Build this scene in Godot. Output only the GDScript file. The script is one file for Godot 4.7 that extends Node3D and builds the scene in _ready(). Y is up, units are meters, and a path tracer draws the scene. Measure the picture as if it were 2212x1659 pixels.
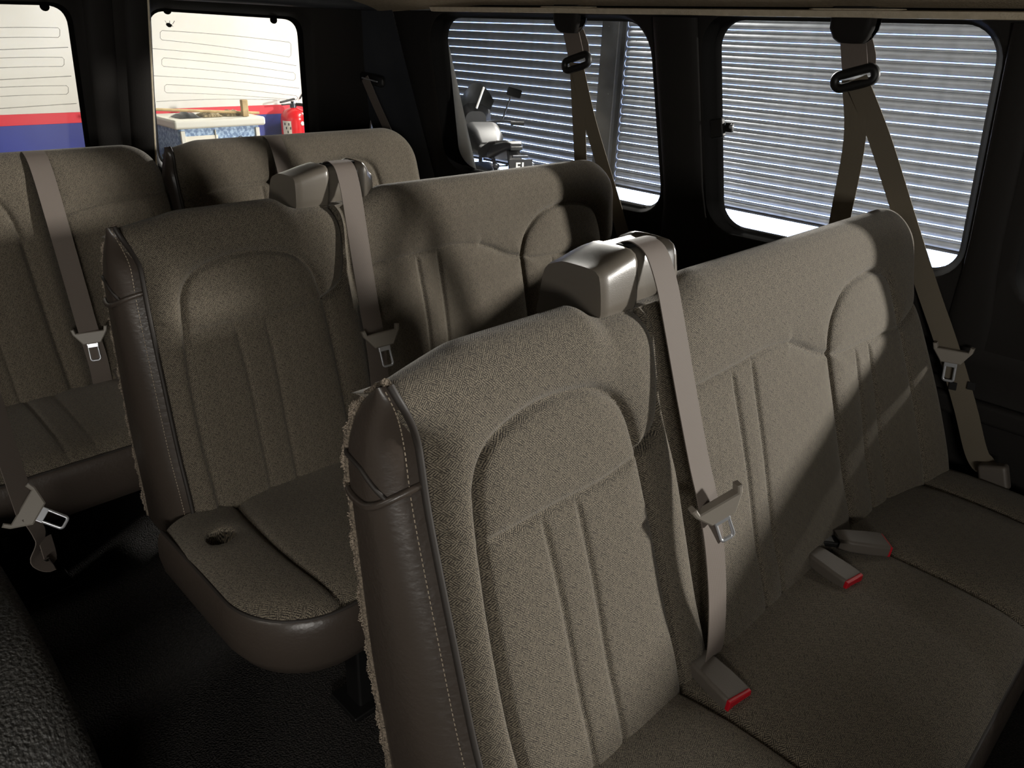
extends Node3D
# Interior of a passenger van standing in a garage, seen from its side door.
# Heights in this file are given from the eye of the camera; EYE is the eye above the van floor (y = 0).

const EYE := 1.25
const GROUND := -1.80          # garage floor below the eye
const FOCAL := 1634.5          # pixels, for a 2212 x 1659 picture

var cam_basis := Basis(Vector3(0.71340046, 0.03522442, 0.69987072), Vector3(0.27236413, 0.90627388, -0.32324207), Vector3(-0.64566057, 0.42122072, 0.63694233))
var M := {}
var taken := {}
var tilt := 0.0                 # how much more upright the backrest being built stands

# ------------------------------------------------------------------ mesh builder
class MB:
	var v := PackedVector3Array()
	var n := PackedVector3Array()
	var t := PackedVector2Array()
	var x := PackedInt32Array()

	func grid(P: PackedVector3Array, nu: int, nv: int, T: PackedVector2Array, inside = null, wrapu := false) -> void:
		var start := v.size()
		var N := PackedVector3Array()
		N.resize(P.size())
		var I := PackedInt32Array()
		var ua := nu if wrapu else nu - 1
		for a in ua:
			var ra := a * nv
			var rb := ((a + 1) % nu) * nv
			for b in nv - 1:
				var i00 := ra + b
				var i10 := rb + b
				var f := (P[i10 + 1] - P[i00]).cross(P[i10] - P[i00 + 1])
				N[i00] += f
				N[i10] += f
				N[i00 + 1] += f
				N[i10 + 1] += f
				I.append_array([i00, i10, i10 + 1, i00, i10 + 1, i00 + 1])
		var s := 0.0
		if inside != null:
			for k in P.size():
				s += N[k].dot(P[k] - inside)
		var flip := s < 0.0
		for k in P.size():
			var q := N[k].normalized()
			if q.length_squared() < 0.5:
				q = Vector3.UP
			n.append(-q if flip else q)
		v.append_array(P)
		if T.size() == P.size():
			t.append_array(T)
		else:
			for k in P.size():
				t.append(Vector2(P[k].x, P[k].y + P[k].z))
		for k in range(0, I.size(), 3):
			if flip:
				x.append_array([start + I[k], start + I[k + 2], start + I[k + 1]])
			else:
				x.append_array([start + I[k], start + I[k + 1], start + I[k + 2]])

	func quad(a: Vector3, b: Vector3, c: Vector3, d: Vector3, inside) -> void:
		grid(PackedVector3Array([a, b, d, c]), 2, 2, PackedVector2Array(), inside)

	# rounded box: centre, size, bevel, turn
	func box(c: Vector3, s: Vector3, bev := 0.003, B := Basis.IDENTITY) -> void:
		var h := s * 0.5
		bev = min(bev, min(h.x, min(h.y, h.z)) * 0.98)
		var inn := h - Vector3(bev, bev, bev)
		for ax in 3:
			for sg in [-1.0, 1.0]:
				var u := (ax + 1) % 3
				var w := (ax + 2) % 3
				var cu := [-h[u], -inn[u] - bev * 0.4, -inn[u], inn[u], inn[u] + bev * 0.4, h[u]]
				var cw := [-h[w], -inn[w] - bev * 0.4, -inn[w], inn[w], inn[w] + bev * 0.4, h[w]]
				var start := v.size()
				for i in 6:
					for j in 6:
						var p := Vector3.ZERO
						p[ax] = h[ax] * sg
						p[u] = cu[i]
						p[w] = cw[j]
						var q := p.clamp(-inn, inn)
						var d := (p - q).normalized()
						v.append(c + B * (q + d * bev))
						n.append(B * d)
						t.append(Vector2(p[u], p[w]))
				for i in 5:
					for j in 5:
						var a := start + i * 6 + j
						if sg > 0:
							x.append_array([a, a + 7, a + 6, a, a + 1, a + 7])
						else:
							x.append_array([a, a + 6, a + 7, a, a + 7, a + 1])

	func tube(path: PackedVector3Array, r, seg := 10, closed := false, squash := 1.0) -> void:
		var m := path.size()
		var P := PackedVector3Array()
		var T := PackedVector2Array()
		var up := Vector3.UP
		var along := 0.0
		for i in m:
			var d: Vector3
			if closed:
				d = (path[(i + 1) % m] - path[(i - 1 + m) % m]).normalized()
			else:
				d = (path[min(i + 1, m - 1)] - path[max(i - 1, 0)]).normalized()
			if i == 0 and abs(d.dot(up)) > 0.9:
				up = Vector3.RIGHT
			var s := d.cross(up).normalized()
			up = s.cross(d).normalized()
			var rr: float = r[i] if r is Array or r is PackedFloat32Array else r
			if i > 0:
				along += path[i].distance_to(path[i - 1])
			for k in seg + 1:
				var a := TAU * k / seg
				P.append(path[i] + (s * cos(a) + up * sin(a) * squash) * rr)
				T.append(Vector2(rr * a, along))
		var start := v.size()
		grid2(P, m, seg + 1, T, closed)
		if not closed:
			for e in [0, m - 1]:
				var c := v.size()
				var d2: Vector3 = (path[0] - path[1]) if e == 0 else (path[m - 1] - path[m - 2])
				d2 = d2.normalized()
				v.append(path[e])
				n.append(d2)
				t.append(Vector2.ZERO)
				for k in seg + 1:
					v.append(P[e * (seg + 1) + k])
					n.append(d2)
					t.append(Vector2.ZERO)
				for k in seg:
					if e == 0:
						x.append_array([c, c + 2 + k, c + 1 + k])
					else:
						x.append_array([c, c + 1 + k, c + 2 + k])

	# tube wall: outward normals away from each ring's middle
	func grid2(P: PackedVector3Array, nu: int, nv: int, T: PackedVector2Array, closed: bool) -> void:
		var mid := Vector3.ZERO
		for k in nv - 1:
			mid += P[k]
		mid /= float(nv - 1)
		var before := v.size()
		var xb := x.size()
		grid(P, nu, nv, T, null, closed)
		if n[before].dot(P[0] - mid) < 0.0:
			for k in range(before, n.size()):
				n[k] = -n[k]
			for k in range(xb, x.size(), 3):
				var q := x[k + 1]
				x[k + 1] = x[k + 2]
				x[k + 2] = q

	# a flat band (webbing): middle points, width vectors, thickness
	func band(path: PackedVector3Array, wide: Array, width: float, thick: float) -> void:
		var m := path.size()
		var rows := [PackedVector3Array(), PackedVector3Array(), PackedVector3Array(), PackedVector3Array()]
		var along := PackedFloat32Array([0.0])
		for i in m:
			if i > 0:
				along.append(along[i - 1] + path[i].distance_to(path[i - 1]))
			var d := (path[min(i + 1, m - 1)] - path[max(i - 1, 0)]).normalized()
			var w: Vector3 = wide[i] if wide.size() == m else wide[0]
			w = (w - d * w.dot(d)).normalized()
			var nn := w.cross(d).normalized() * thick * 0.5
			w *= width * 0.5
			rows[0].append(path[i] - w + nn)
			rows[1].append(path[i] + w + nn)
			rows[2].append(path[i] + w - nn)
			rows[3].append(path[i] - w - nn)
		for s in 4:
			var P := PackedVector3Array()
			var T := PackedVector2Array()
			var e := (s + 1) % 4
			var ww := width if s % 2 == 0 else thick
			for i in m:
				P.append(rows[s][i])
				P.append(rows[e][i])
				T.append(Vector2(0, along[i]))
				T.append(Vector2(ww, along[i]))
			var before := v.size()
			var xb := x.size()
			grid(P, m, 2, T)
			if n[before].dot(rows[s][0] + rows[e][0] - 2.0 * path[0]) < 0.0:
				for k in range(before, n.size()):
					n[k] = -n[k]
				for k in range(xb, x.size(), 3):
					var q := x[k + 1]
					x[k + 1] = x[k + 2]
					x[k + 2] = q
		quad(rows[0][0], rows[1][0], rows[2][0], rows[3][0], path[min(1, m - 1)])
		quad(rows[0][m - 1], rows[1][m - 1], rows[2][m - 1], rows[3][m - 1], path[max(0, m - 2)])

	# lathe around an axis: profile of (radius, height)
	func lathe(o: Vector3, prof: PackedVector2Array, seg := 24, axis := Vector3.UP) -> void:
		var s := axis.cross(Vector3.RIGHT if abs(axis.x) < 0.8 else Vector3.FORWARD).normalized()
		var w := axis.cross(s).normalized()
		var P := PackedVector3Array()
		var T := PackedVector2Array()
		var mid := Vector3.ZERO
		for i in prof.size():
			mid += o + axis * prof[i].y
			for k in seg + 1:
				var a := TAU * k / seg
				P.append(o + axis * prof[i].y + (s * cos(a) + w * sin(a)) * prof[i].x)
				T.append(Vector2(a * 0.1, prof[i].y))
		grid(P, prof.size(), seg + 1, T, mid / prof.size())

	# an outline with thickness and a small bevel
	func prism(poly: PackedVector2Array, o: Vector3, ax: Vector3, ay: Vector3, depth: Vector3, bev := 0.0) -> void:
		var m := poly.size()
		if Geometry2D.is_polygon_clockwise(poly):
			poly = poly.duplicate()
			poly.reverse()
		var small := PackedVector2Array()
		for i in m:
			var d1 := (poly[i] - poly[(i - 1 + m) % m]).normalized()
			var d2 := (poly[(i + 1) % m] - poly[i]).normalized()
			var nn := (Vector2(d1.y, -d1.x) + Vector2(d2.y, -d2.x)).normalized()
			small.append(poly[i] - nn * bev)
		var dd := depth.normalized()
		var rings := [[small, 0.0], [poly, bev], [poly, depth.length() - bev], [small, depth.length()]]
		if bev <= 0.0:
			rings = [[poly, 0.0], [poly, depth.length()]]
		var mid := Vector3.ZERO
		for p in poly:
			mid += o + ax * p.x + ay * p.y + depth * 0.5
		mid /= m
		for r in rings.size() - 1:
			for i in m:
				var j := (i + 1) % m
				var pa: Vector2 = rings[r][0][i]
				var pb: Vector2 = rings[r][0][j]
				var pc: Vector2 = rings[r + 1][0][i]
				var pd: Vector2 = rings[r + 1][0][j]
				var a: Vector3 = o + ax * pa.x + ay * pa.y + dd * rings[r][1]
				var b: Vector3 = o + ax * pb.x + ay * pb.y + dd * rings[r][1]
				var c: Vector3 = o + ax * pc.x + ay * pc.y + dd * rings[r + 1][1]
				var d: Vector3 = o + ax * pd.x + ay * pd.y + dd * rings[r + 1][1]
				var e := poly[j] - poly[i]
				var outw := ax * e.y - ay * e.x
				quad(a, b, d, c, (a + b) * 0.5 - outw.normalized() * 0.01)
		var tri := Geometry2D.triangulate_polygon(small if bev > 0.0 else poly)
		for cap in 2:
			var start := v.size()
			var nn := -dd if cap == 0 else dd
			var src: PackedVector2Array = small if bev > 0.0 else poly
			for p in src:
				v.append(o + ax * p.x + ay * p.y + (depth if cap == 1 else Vector3.ZERO))
				n.append(nn)
				t.append(p)
			for k in range(0, tri.size(), 3):
				var a := start + tri[k]
				var b := start + tri[k + 1]
				var c := start + tri[k + 2]
				if (v[c] - v[a]).cross(v[b] - v[a]).dot(nn) < 0.0:
					x.append_array([a, c, b])
				else:
					x.append_array([a, b, c])

	func mesh(origin := Vector3.ZERO) -> ArrayMesh:
		var P := PackedVector3Array()
		P.resize(v.size())
		for k in v.size():
			P[k] = v[k] - origin
		var a := []
		a.resize(Mesh.ARRAY_MAX)
		a[Mesh.ARRAY_VERTEX] = P
		a[Mesh.ARRAY_NORMAL] = n
		a[Mesh.ARRAY_TEX_UV] = t
		a[Mesh.ARRAY_INDEX] = x
		var am := ArrayMesh.new()
		am.add_surface_from_arrays(Mesh.PRIMITIVE_TRIANGLES, a)
		return am

# ------------------------------------------------------------------ helpers
func V(x: float, y: float, z: float) -> Vector3:
	return Vector3(x, y + EYE, z)

func VB(x: float, y: float, z: float) -> Vector3:
	return Vector3(x, y + EYE, z + tilt * (y + 0.65) - tilt * 0.08)

func ray(px: float, py: float) -> Vector3:
	return cam_basis * (Vector3(px - 1106.0, 829.5 - py, -FOCAL) / FOCAL)

func onx(px: float, py: float, X: float) -> Vector3:
	var r := ray(px, py)
	return r * (X / r.x) + Vector3(0, EYE, 0)

func ony(px: float, py: float, Y: float) -> Vector3:
	var r := ray(px, py)
	return r * (Y / r.y) + Vector3(0, EYE, 0)

func onz(px: float, py: float, Z: float) -> Vector3:
	var r := ray(px, py)
	return r * (Z / r.z) + Vector3(0, EYE, 0)

# on the sloping rear doors
func onrear(px: float, py: float, off := 0.0) -> Vector3:
	var r := ray(px, py)
	# z = zr(y) + off, zr = -2.425 + (y - 0.02) * 0.286
	var k := (-2.425 - 0.02 * 0.286 + off) / (r.z - 0.286 * r.y)
	return r * k + Vector3(0, EYE, 0)

func numbered(called: String) -> String:
	if not taken.has(called):
		taken[called] = 0
		return called
	taken[called] += 1
	return "%s_%03d" % [called, taken[called]]

func meta(o: Node, label := "", category := "", group := "", kind := "") -> void:
	if label != "": o.set_meta("label", label)
	if category != "": o.set_meta("category", category)
	if group != "": o.set_meta("group", group)
	if kind != "": o.set_meta("kind", kind)

func thing(called: String, at: Vector3, label := "", category := "", group := "", kind := "") -> Node3D:
	var o := Node3D.new()
	o.name = numbered(called)
	add_child(o)
	o.position = at
	meta(o, label, category, group, kind)
	return o

func origin_of(o: Node) -> Vector3:
	var p := Vector3.ZERO
	while o != self and o != null:
		p += o.position
		o = o.get_parent()
	return p

func part(parent: Node, called: String, mb: MB, m: Material, label := "", kind := "") -> MeshInstance3D:
	var o := MeshInstance3D.new()
	o.name = called if parent != self else numbered(called)
	o.mesh = mb.mesh(origin_of(parent))
	o.material_override = m
	o.cast_shadow = GeometryInstance3D.SHADOW_CASTING_SETTING_ON
	parent.add_child(o, true)
	if label != "": o.set_meta("label", label)
	if kind != "": o.set_meta("kind", kind)
	return o

func copy(o: Node3D, called: String, at: Vector3, label: String, group := "") -> Node3D:
	var c: Node3D = o.duplicate()
	c.name = numbered(called)
	add_child(c)
	c.position = at
	c.set_meta("label", label)
	if group != "": c.set_meta("group", group)
	return c

func catmull(pts: Array, per := 8) -> PackedVector3Array:
	var out := PackedVector3Array()
	for i in pts.size() - 1:
		var a: Vector3 = pts[max(i - 1, 0)]
		var b: Vector3 = pts[i]
		var c: Vector3 = pts[i + 1]
		var d: Vector3 = pts[min(i + 2, pts.size() - 1)]
		for k in per:
			out.append(b.cubic_interpolate(c, a, d, float(k) / per))
	out.append(pts[-1])
	return out

func catmull2(pts: Array, per := 8) -> PackedVector2Array:
	var out := PackedVector2Array()
	for i in pts.size() - 1:
		var a: Vector2 = pts[max(i - 1, 0)]
		var b: Vector2 = pts[i]
		var c: Vector2 = pts[i + 1]
		var d: Vector2 = pts[min(i + 2, pts.size() - 1)]
		for k in per:
			out.append(b.cubic_interpolate(c, a, d, float(k) / per))
	out.append(pts[-1])
	return out

func resample(p: PackedVector2Array, count: int) -> PackedVector2Array:
	var l := PackedFloat32Array([0.0])
	for i in range(1, p.size()):
		l.append(l[i - 1] + p[i].distance_to(p[i - 1]))
	var out := PackedVector2Array()
	var j := 0
	for k in count:
		var s := l[-1] * k / (count - 1)
		while j < p.size() - 2 and l[j + 1] < s:
			j += 1
		var f: float = clamp((s - l[j]) / max(l[j + 1] - l[j], 1e-9), 0.0, 1.0)
		out.append(p[j].lerp(p[j + 1], f))
	return out

func rrect(w: float, h: float, r: float, seg := 6) -> PackedVector2Array:
	var out := PackedVector2Array()
	var c := [Vector2(w / 2 - r, h / 2 - r), Vector2(-w / 2 + r, h / 2 - r), Vector2(-w / 2 + r, -h / 2 + r), Vector2(w / 2 - r, -h / 2 + r)]
	for k in 4:
		for i in seg + 1:
			var a := PI / 2 * (k + float(i) / seg)
			out.append(c[k] + Vector2(cos(a), sin(a)) * r)
	return out

func smooth(a: float, b: float, x: float) -> float:
	var f: float = clamp((x - a) / (b - a), 0.0, 1.0)
	return f * f * (3.0 - 2.0 * f)

# ------------------------------------------------------------------ materials
func mat(r: float, g: float, b: float, rough := 0.6, metal := 0.0) -> StandardMaterial3D:
	var m := StandardMaterial3D.new()
	m.albedo_color = Color(r, g, b)
	m.roughness = rough
	m.metallic = metal
	return m

func tex(img: Image) -> ImageTexture:
	img.generate_mipmaps()
	return ImageTexture.create_from_image(img)

# knitted seat cloth: short slanted loops of yarn on a dark ground, 0.052 m a tile
func cloth_images() -> Array:
	var s := 512
	var h := PackedFloat32Array()
	h.resize(s * s)
	h.fill(0.0)
	var tint := PackedFloat32Array()
	tint.resize(s * s)
	tint.fill(0.0)
	var rng := RandomNumberGenerator.new()
	rng.seed = 11
	var cols := 16
	var rows := 30
	var cw := float(s) / cols
	var rh := float(s) / rows
	h.fill(1.0)
	for c in cols:
		for r in rows:
			# gaps between the yarns: short dark dashes, leaning one way or the other in small fields
			var field := sin(c * 0.9 + sin(r * 0.42) * 1.7) + sin(r * 0.63 + c * 0.39)
			var lean := 0.50 if field > 0.0 else -0.42
			lean += rng.randf_range(-0.40, 0.40)
			var cx := c * cw + cw * 0.5 + (cw * 0.5 if r % 2 == 1 else 0.0) + rng.randf_range(-4.5, 4.5)
			var cy := r * rh + rh * 0.5 + rng.randf_range(-2.2, 2.2)
			var la := 14.0 + rng.randf_range(-3.0, 4.0)
			var lb := 5.4 + rng.randf_range(-1.2, 1.2)
			var co := cos(lean)
			var si := sin(lean)
			for dy in range(-16, 17):
				for dx in range(-20, 21):
					var px: float = (dx * co + dy * si) / la
					var py: float = (-dx * si + dy * co) / lb
					var q := px * px + py * py
					if q < 1.6:
						var ix := posmod(int(cx) + dx, s)
						var iy := posmod(int(cy) + dy, s)
						h[iy * s + ix] = min(h[iy * s + ix], smooth(0.25, 1.5, q))
	for k in 900:
		# stray lighter and darker yarns
		var cx := rng.randi() % s
		var cy := rng.randi() % s
		var tone := rng.randf_range(-0.2, 0.2)
		for dx in 22:
			for dy in 5:
				tint[posmod(cy + dy + (dx / 5 if k % 2 == 0 else -dx / 5), s) * s + posmod(cx + dx, s)] = tone
	var noise := FastNoiseLite.new()
	noise.seed = 4
	noise.frequency = 0.35
	var alb := Image.create(s, s, false, Image.FORMAT_RGB8)
	var bump := Image.create(s, s, false, Image.FORMAT_L8)
	for y in s:
		for x in s:
			var k := h[y * s + x]
			var fib := noise.get_noise_2d(x, y) * 0.14
			var f: float = clamp(k + fib, 0.0, 1.0)
			var w := 1.0 + tint[y * s + x] + fib
			alb.set_pixel(x, y, Color(lerp(0.155, 0.635 * w, f), lerp(0.137, 0.605 * w, f), lerp(0.12, 0.545 * w, f)))
			bump.set_pixel(x, y, Color(k * 0.9, k * 0.9, k * 0.9))
	bump.bump_map_to_normal_map(2.2)
	return [alb, bump]

func noise_image(s: int, freq: float, seed_: int, a: Color, b: Color, oct := 4, contrast := 1.0) -> Image:
	var nz := FastNoiseLite.new()
	nz.seed = seed_
	nz.frequency = freq
	nz.fractal_octaves = oct
	var src := nz.get_seamless_image(s, s)
	src.convert(Image.FORMAT_L8)
	var img := Image.create(s, s, false, Image.FORMAT_RGBA8)
	for y in s:
		for x in s:
			var f: float = clamp((src.get_pixel(x, y).r - 0.5) * contrast + 0.5, 0.0, 1.0)
			img.set_pixel(x, y, a.lerp(b, f))
	return img

func bumps(s: int, freq: float, seed_: int, strength: float, oct := 2, cellular := false) -> Texture2D:
	var nz := FastNoiseLite.new()
	nz.seed = seed_
	nz.frequency = freq
	nz.fractal_octaves = oct
	if cellular:
		nz.noise_type = FastNoiseLite.TYPE_CELLULAR
	var img := nz.get_seamless_image(s, s)
	img.convert(Image.FORMAT_L8)
	img.bump_map_to_normal_map(strength)
	return tex(img)

func with_tri(m: StandardMaterial3D, albedo: Texture2D, normal: Texture2D, per_metre: float, amount := 1.0) -> StandardMaterial3D:
	if albedo: m.albedo_texture = albedo
	if normal:
		m.normal_enabled = true
		m.normal_texture = normal
		m.normal_scale = amount
	m.uv1_triplanar = true
	m.uv1_scale = Vector3.ONE * per_metre
	return m

func weave_image() -> Array:
	var s := 128
	var alb := Image.create(s, s, false, Image.FORMAT_RGB8)
	var bump := Image.create(s, s, false, Image.FORMAT_L8)
	var rng := RandomNumberGenerator.new()
	rng.seed = 8
	for y in s:
		for x in s:
			var cx := x / 8
			var ph := (y + (4 if cx % 2 == 0 else 0) + (x % 8)) % 8
			var k: float = sin(PI * (x % 8 + 0.5) / 8.0) * (0.55 + 0.45 * sin(PI * (ph + 0.5) / 8.0))
			var w := 0.80 + 0.26 * k + rng.randf_range(-0.03, 0.03)
			alb.set_pixel(x, y, Color(w, w, w))
			bump.set_pixel(x, y, Color(k, k, k))
	bump.bump_map_to_normal_map(2.0)
	return [alb, bump]

func make_materials() -> void:
	var ci := cloth_images()
	var cloth := mat(0.72, 0.70, 0.675, 0.95)
	cloth.albedo_texture = tex(ci[0])
	cloth.normal_enabled = true
	cloth.normal_texture = tex(ci[1])
	cloth.normal_scale = 0.8
	cloth.uv1_scale = Vector3(1.0 / 0.052, 1.0 / 0.052, 1)
	cloth.rim_enabled = true
	cloth.rim = 0.35
	cloth.rim_tint = 0.4
	M.cloth = cloth
	var grain := bumps(256, 0.05, 3, 3.0, 3, true)
	M.leather = with_tri(mat(0.25, 0.22, 0.197, 0.36), null, grain, 9.0, 0.35)
	M.piping = mat(0.16, 0.14, 0.125, 0.6)
	M.stitch = mat(0.62, 0.57, 0.50, 0.8)
	var wv := weave_image()
	var webm := mat(0.435, 0.395, 0.365, 0.75)
	webm.albedo_texture = tex(wv[0])
	webm.normal_enabled = true
	webm.normal_texture = tex(wv[1])
	webm.normal_scale = 0.5
	webm.uv1_scale = Vector3(1.0 / 0.024, 1.0 / 0.024, 1)
	M.web = webm
	M.web_old = webm.duplicate()
	M.web_old.albedo_color = Color(0.43, 0.395, 0.335)
	M.housing = with_tri(mat(0.40, 0.375, 0.34, 0.30), null, bumps(256, 0.16, 5, 2.0, 2), 14.0, 0.12)
	M.housing.metallic_specular = 0.8
	M.slot = mat(0.05, 0.047, 0.045, 0.8)
	M.trim = with_tri(mat(0.135, 0.128, 0.122, 0.6), null, bumps(256, 0.08, 6, 2.0, 2), 8.0, 0.3)
	M.trim.metallic_specular = 0.25
	M.trim_blue = with_tri(mat(0.165, 0.172, 0.19, 0.55), null, bumps(256, 0.08, 7, 2.0, 2), 8.0, 0.3)
	M.seal = mat(0.05, 0.048, 0.046, 0.8)
	M.seal.metallic_specular = 0.08
	M.beige = with_tri(mat(0.82, 0.77, 0.68, 0.8), tex(noise_image(256, 0.03, 9, Color(0.86, 0.85, 0.83), Color(1, 1, 1))), bumps(256, 0.12, 10, 2.0, 2), 6.0, 0.5)
	M.headliner = with_tri(mat(0.62, 0.565, 0.48, 0.95), tex(noise_image(256, 0.05, 12, Color(0.85, 0.84, 0.82), Color(1, 1, 1))), bumps(256, 0.15, 13, 2.0, 2), 5.0, 0.5)
	M.carpet = with_tri(mat(0.185, 0.17, 0.16, 1.0), tex(noise_image(256, 0.12, 14, Color(0.6, 0.6, 0.6), Color(1, 1, 1), 4, 1.6)), bumps(256, 0.2, 15, 6.0, 3), 4.0, 1.0)
	M.back_carpet = with_tri(mat(0.52, 0.47, 0.41, 1.0), tex(noise_image(256, 0.15, 16, Color(0.6, 0.6, 0.6), Color(1, 1, 1), 4, 1.8)), bumps(256, 0.2, 17, 6.0, 3), 6.0, 1.0)
	M.fuzz = mat(0.60, 0.55, 0.49, 1.0)
	M.buckle = with_tri(mat(0.36, 0.335, 0.31, 0.5), null, bumps(256, 0.1, 18, 2.0, 2), 14.0, 0.25)
	M.latch_plastic = mat(0.53, 0.505, 0.47, 0.45)
	M.red = mat(0.72, 0.06, 0.13, 0.45)
	M.steel = mat(0.80, 0.81, 0.83, 0.3, 0.6)
	M.black = mat(0.045, 0.043, 0.042, 0.5)
	M.label_black = mat(0.06, 0.055, 0.055, 0.8)
	# outside
	var galv := with_tri(mat(0.53, 0.545, 0.565, 0.32, 0.55), tex(noise_image(512, 0.012, 21, Color(0.86, 0.865, 0.87), Color(1, 1, 1), 4, 1.3)), bumps(256, 0.02, 22, 1.0, 3), 0.9, 0.4)
	M.slat = galv
	M.post = with_tri(mat(0.085, 0.09, 0.10, 0.6), tex(noise_image(256, 0.02, 23, Color(0.5, 0.5, 0.5), Color(1, 1, 1), 5, 1.8)), null, 1.4)
	M.concrete = with_tri(mat(0.60, 0.59, 0.57, 0.85), tex(noise_image(512, 0.015, 24, Color(0.72, 0.72, 0.72), Color(1, 1, 1), 5, 1.4)), null, 0.35)
	M.outdoor = with_tri(mat(0.78, 0.775, 0.75, 0.9), tex(noise_image(256, 0.02, 25, Color(0.85, 0.85, 0.85), Color(1, 1, 1))), null, 0.4)
	M.wall_white = with_tri(mat(0.90, 0.895, 0.87, 0.7), tex(noise_image(512, 0.006, 26, Color(0.93, 0.925, 0.91), Color(1, 1, 1), 5, 1.3)), null, 0.3)
	M.wall_red = mat(0.83, 0.13, 0.20, 0.55)
	M.wall_blue = with_tri(mat(0.16, 0.21, 0.56, 0.55), tex(noise_image(256, 0.01, 27, Color(0.85, 0.85, 0.85), Color(1, 1, 1))), null, 0.5)
	M.garage_wall = with_tri(mat(0.30, 0.30, 0.295, 0.9), tex(noise_image(256, 0.01, 28, Color(0.8, 0.8, 0.8), Color(1, 1, 1))), null, 0.3)
	M.wood = with_tri(mat(0.80, 0.70, 0.50, 0.7), tex(noise_image(256, 0.02, 29, Color(0.75, 0.72, 0.68), Color(1, 1, 1))), null, 3.0)
	M.crate = mat(0.80, 0.79, 0.74, 0.5)
	M.crate_side = with_tri(mat(0.62, 0.72, 0.82, 0.4), tex(noise_image(256, 0.03, 30, Color(0.55, 0.62, 0.72), Color(1, 1, 1), 4, 2.2)), null, 5.0)
	M.paper = mat(0.86, 0.84, 0.78, 0.8)
	M.cloth_rag = with_tri(mat(0.72, 0.66, 0.52, 0.95), tex(noise_image(128, 0.06, 31, Color(0.5, 0.48, 0.42), Color(1, 1, 1), 4, 1.8)), null, 8.0)
	M.ink = mat(0.10, 0.10, 0.13, 0.7)
	M.extinguisher = mat(0.82, 0.07, 0.10, 0.25)
	M.bike = mat(0.055, 0.058, 0.064, 0.5)
	M.bike_grey = mat(0.13, 0.137, 0.137, 0.35)
	M.chrome = mat(0.30, 0.31, 0.33, 0.35, 0.9)
	M.tyre = mat(0.05, 0.05, 0.052, 0.85)
	M.plate = mat(0.10, 0.10, 0.11, 0.5)
	M.white = mat(0.88, 0.88, 0.87, 0.5)
	M.defrost = mat(0.50, 0.49, 0.46, 0.6)
	M.defrost.transparency = BaseMaterial3D.TRANSPARENCY_ALPHA
	M.defrost.albedo_color.a = 0.4
	# window glass carries dust and wiping marks
	var g := mat(1, 1, 1, 0.03)
	g.transparency = BaseMaterial3D.TRANSPARENCY_ALPHA
	var gi := noise_image(512, 0.006, 33, Color(0.75, 0.78, 0.80, 0.02), Color(0.85, 0.87, 0.88, 0.17), 5, 1.8)
	var rng := RandomNumberGenerator.new()
	rng.seed = 77
	for k in 260:
		gi.set_pixel(rng.randi() % 512, rng.randi() % 512, Color(0.95, 0.95, 0.95, rng.randf_range(0.3, 0.8)))
	g.albedo_texture = tex(gi)
	g.uv1_scale = Vector3(1.3, 1.3, 1)
	M.glass = g
	var g2 := mat(0.8, 0.82, 0.82, 0.03)
	g2.transparency = BaseMaterial3D.TRANSPARENCY_ALPHA
	g2.albedo_color.a = 0.06
	M.glass_clear = g2

# ------------------------------------------------------------------ light and camera
func lamp(called: String, at: Vector3, size: Vector2, aim: Vector3, energy: float, col: Color, label: String) -> void:
	var o := thing(called, at, label, "lamp", "lamps of the garage")
	var dir := (aim - at).normalized()
	var B := Basis.looking_at(dir, Vector3.UP if abs(dir.y) < 0.95 else Vector3.RIGHT)
	var body := MB.new()
	body.box(at - dir * 0.05, Vector3(size.x + 0.06, size.y + 0.06, 0.08), 0.01, B)
	part(o, "lamp_body", body, M.white)
	var face := MB.new()
	face.box(at - dir * 0.004, Vector3(size.x, size.y, 0.01), 0.003, B)
	var fm := mat(1, 1, 1, 0.4)
	fm.emission_enabled = true
	fm.emission = col
	fm.emission_energy_multiplier = 2.0
	part(o, "lamp_face", face, fm)
	var rod := MB.new()
	rod.tube(PackedVector3Array([at - dir * 0.07, Vector3(at.x - dir.x * 0.07, 2.3 + EYE, at.z - dir.z * 0.07)]), 0.012, 8)
	part(o, "hanger", rod, M.post)
	var l := AreaLight3D.new()
	l.name = called + "_light"
	add_child(l, true)
	l.area_size = size
	l.light_energy = energy
	l.light_color = col
	l.area_range = 30.0
	l.area_attenuation = 2.0
	l.shadow_enabled = true
	l.transform = Transform3D(B, at + dir * 0.012)

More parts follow.
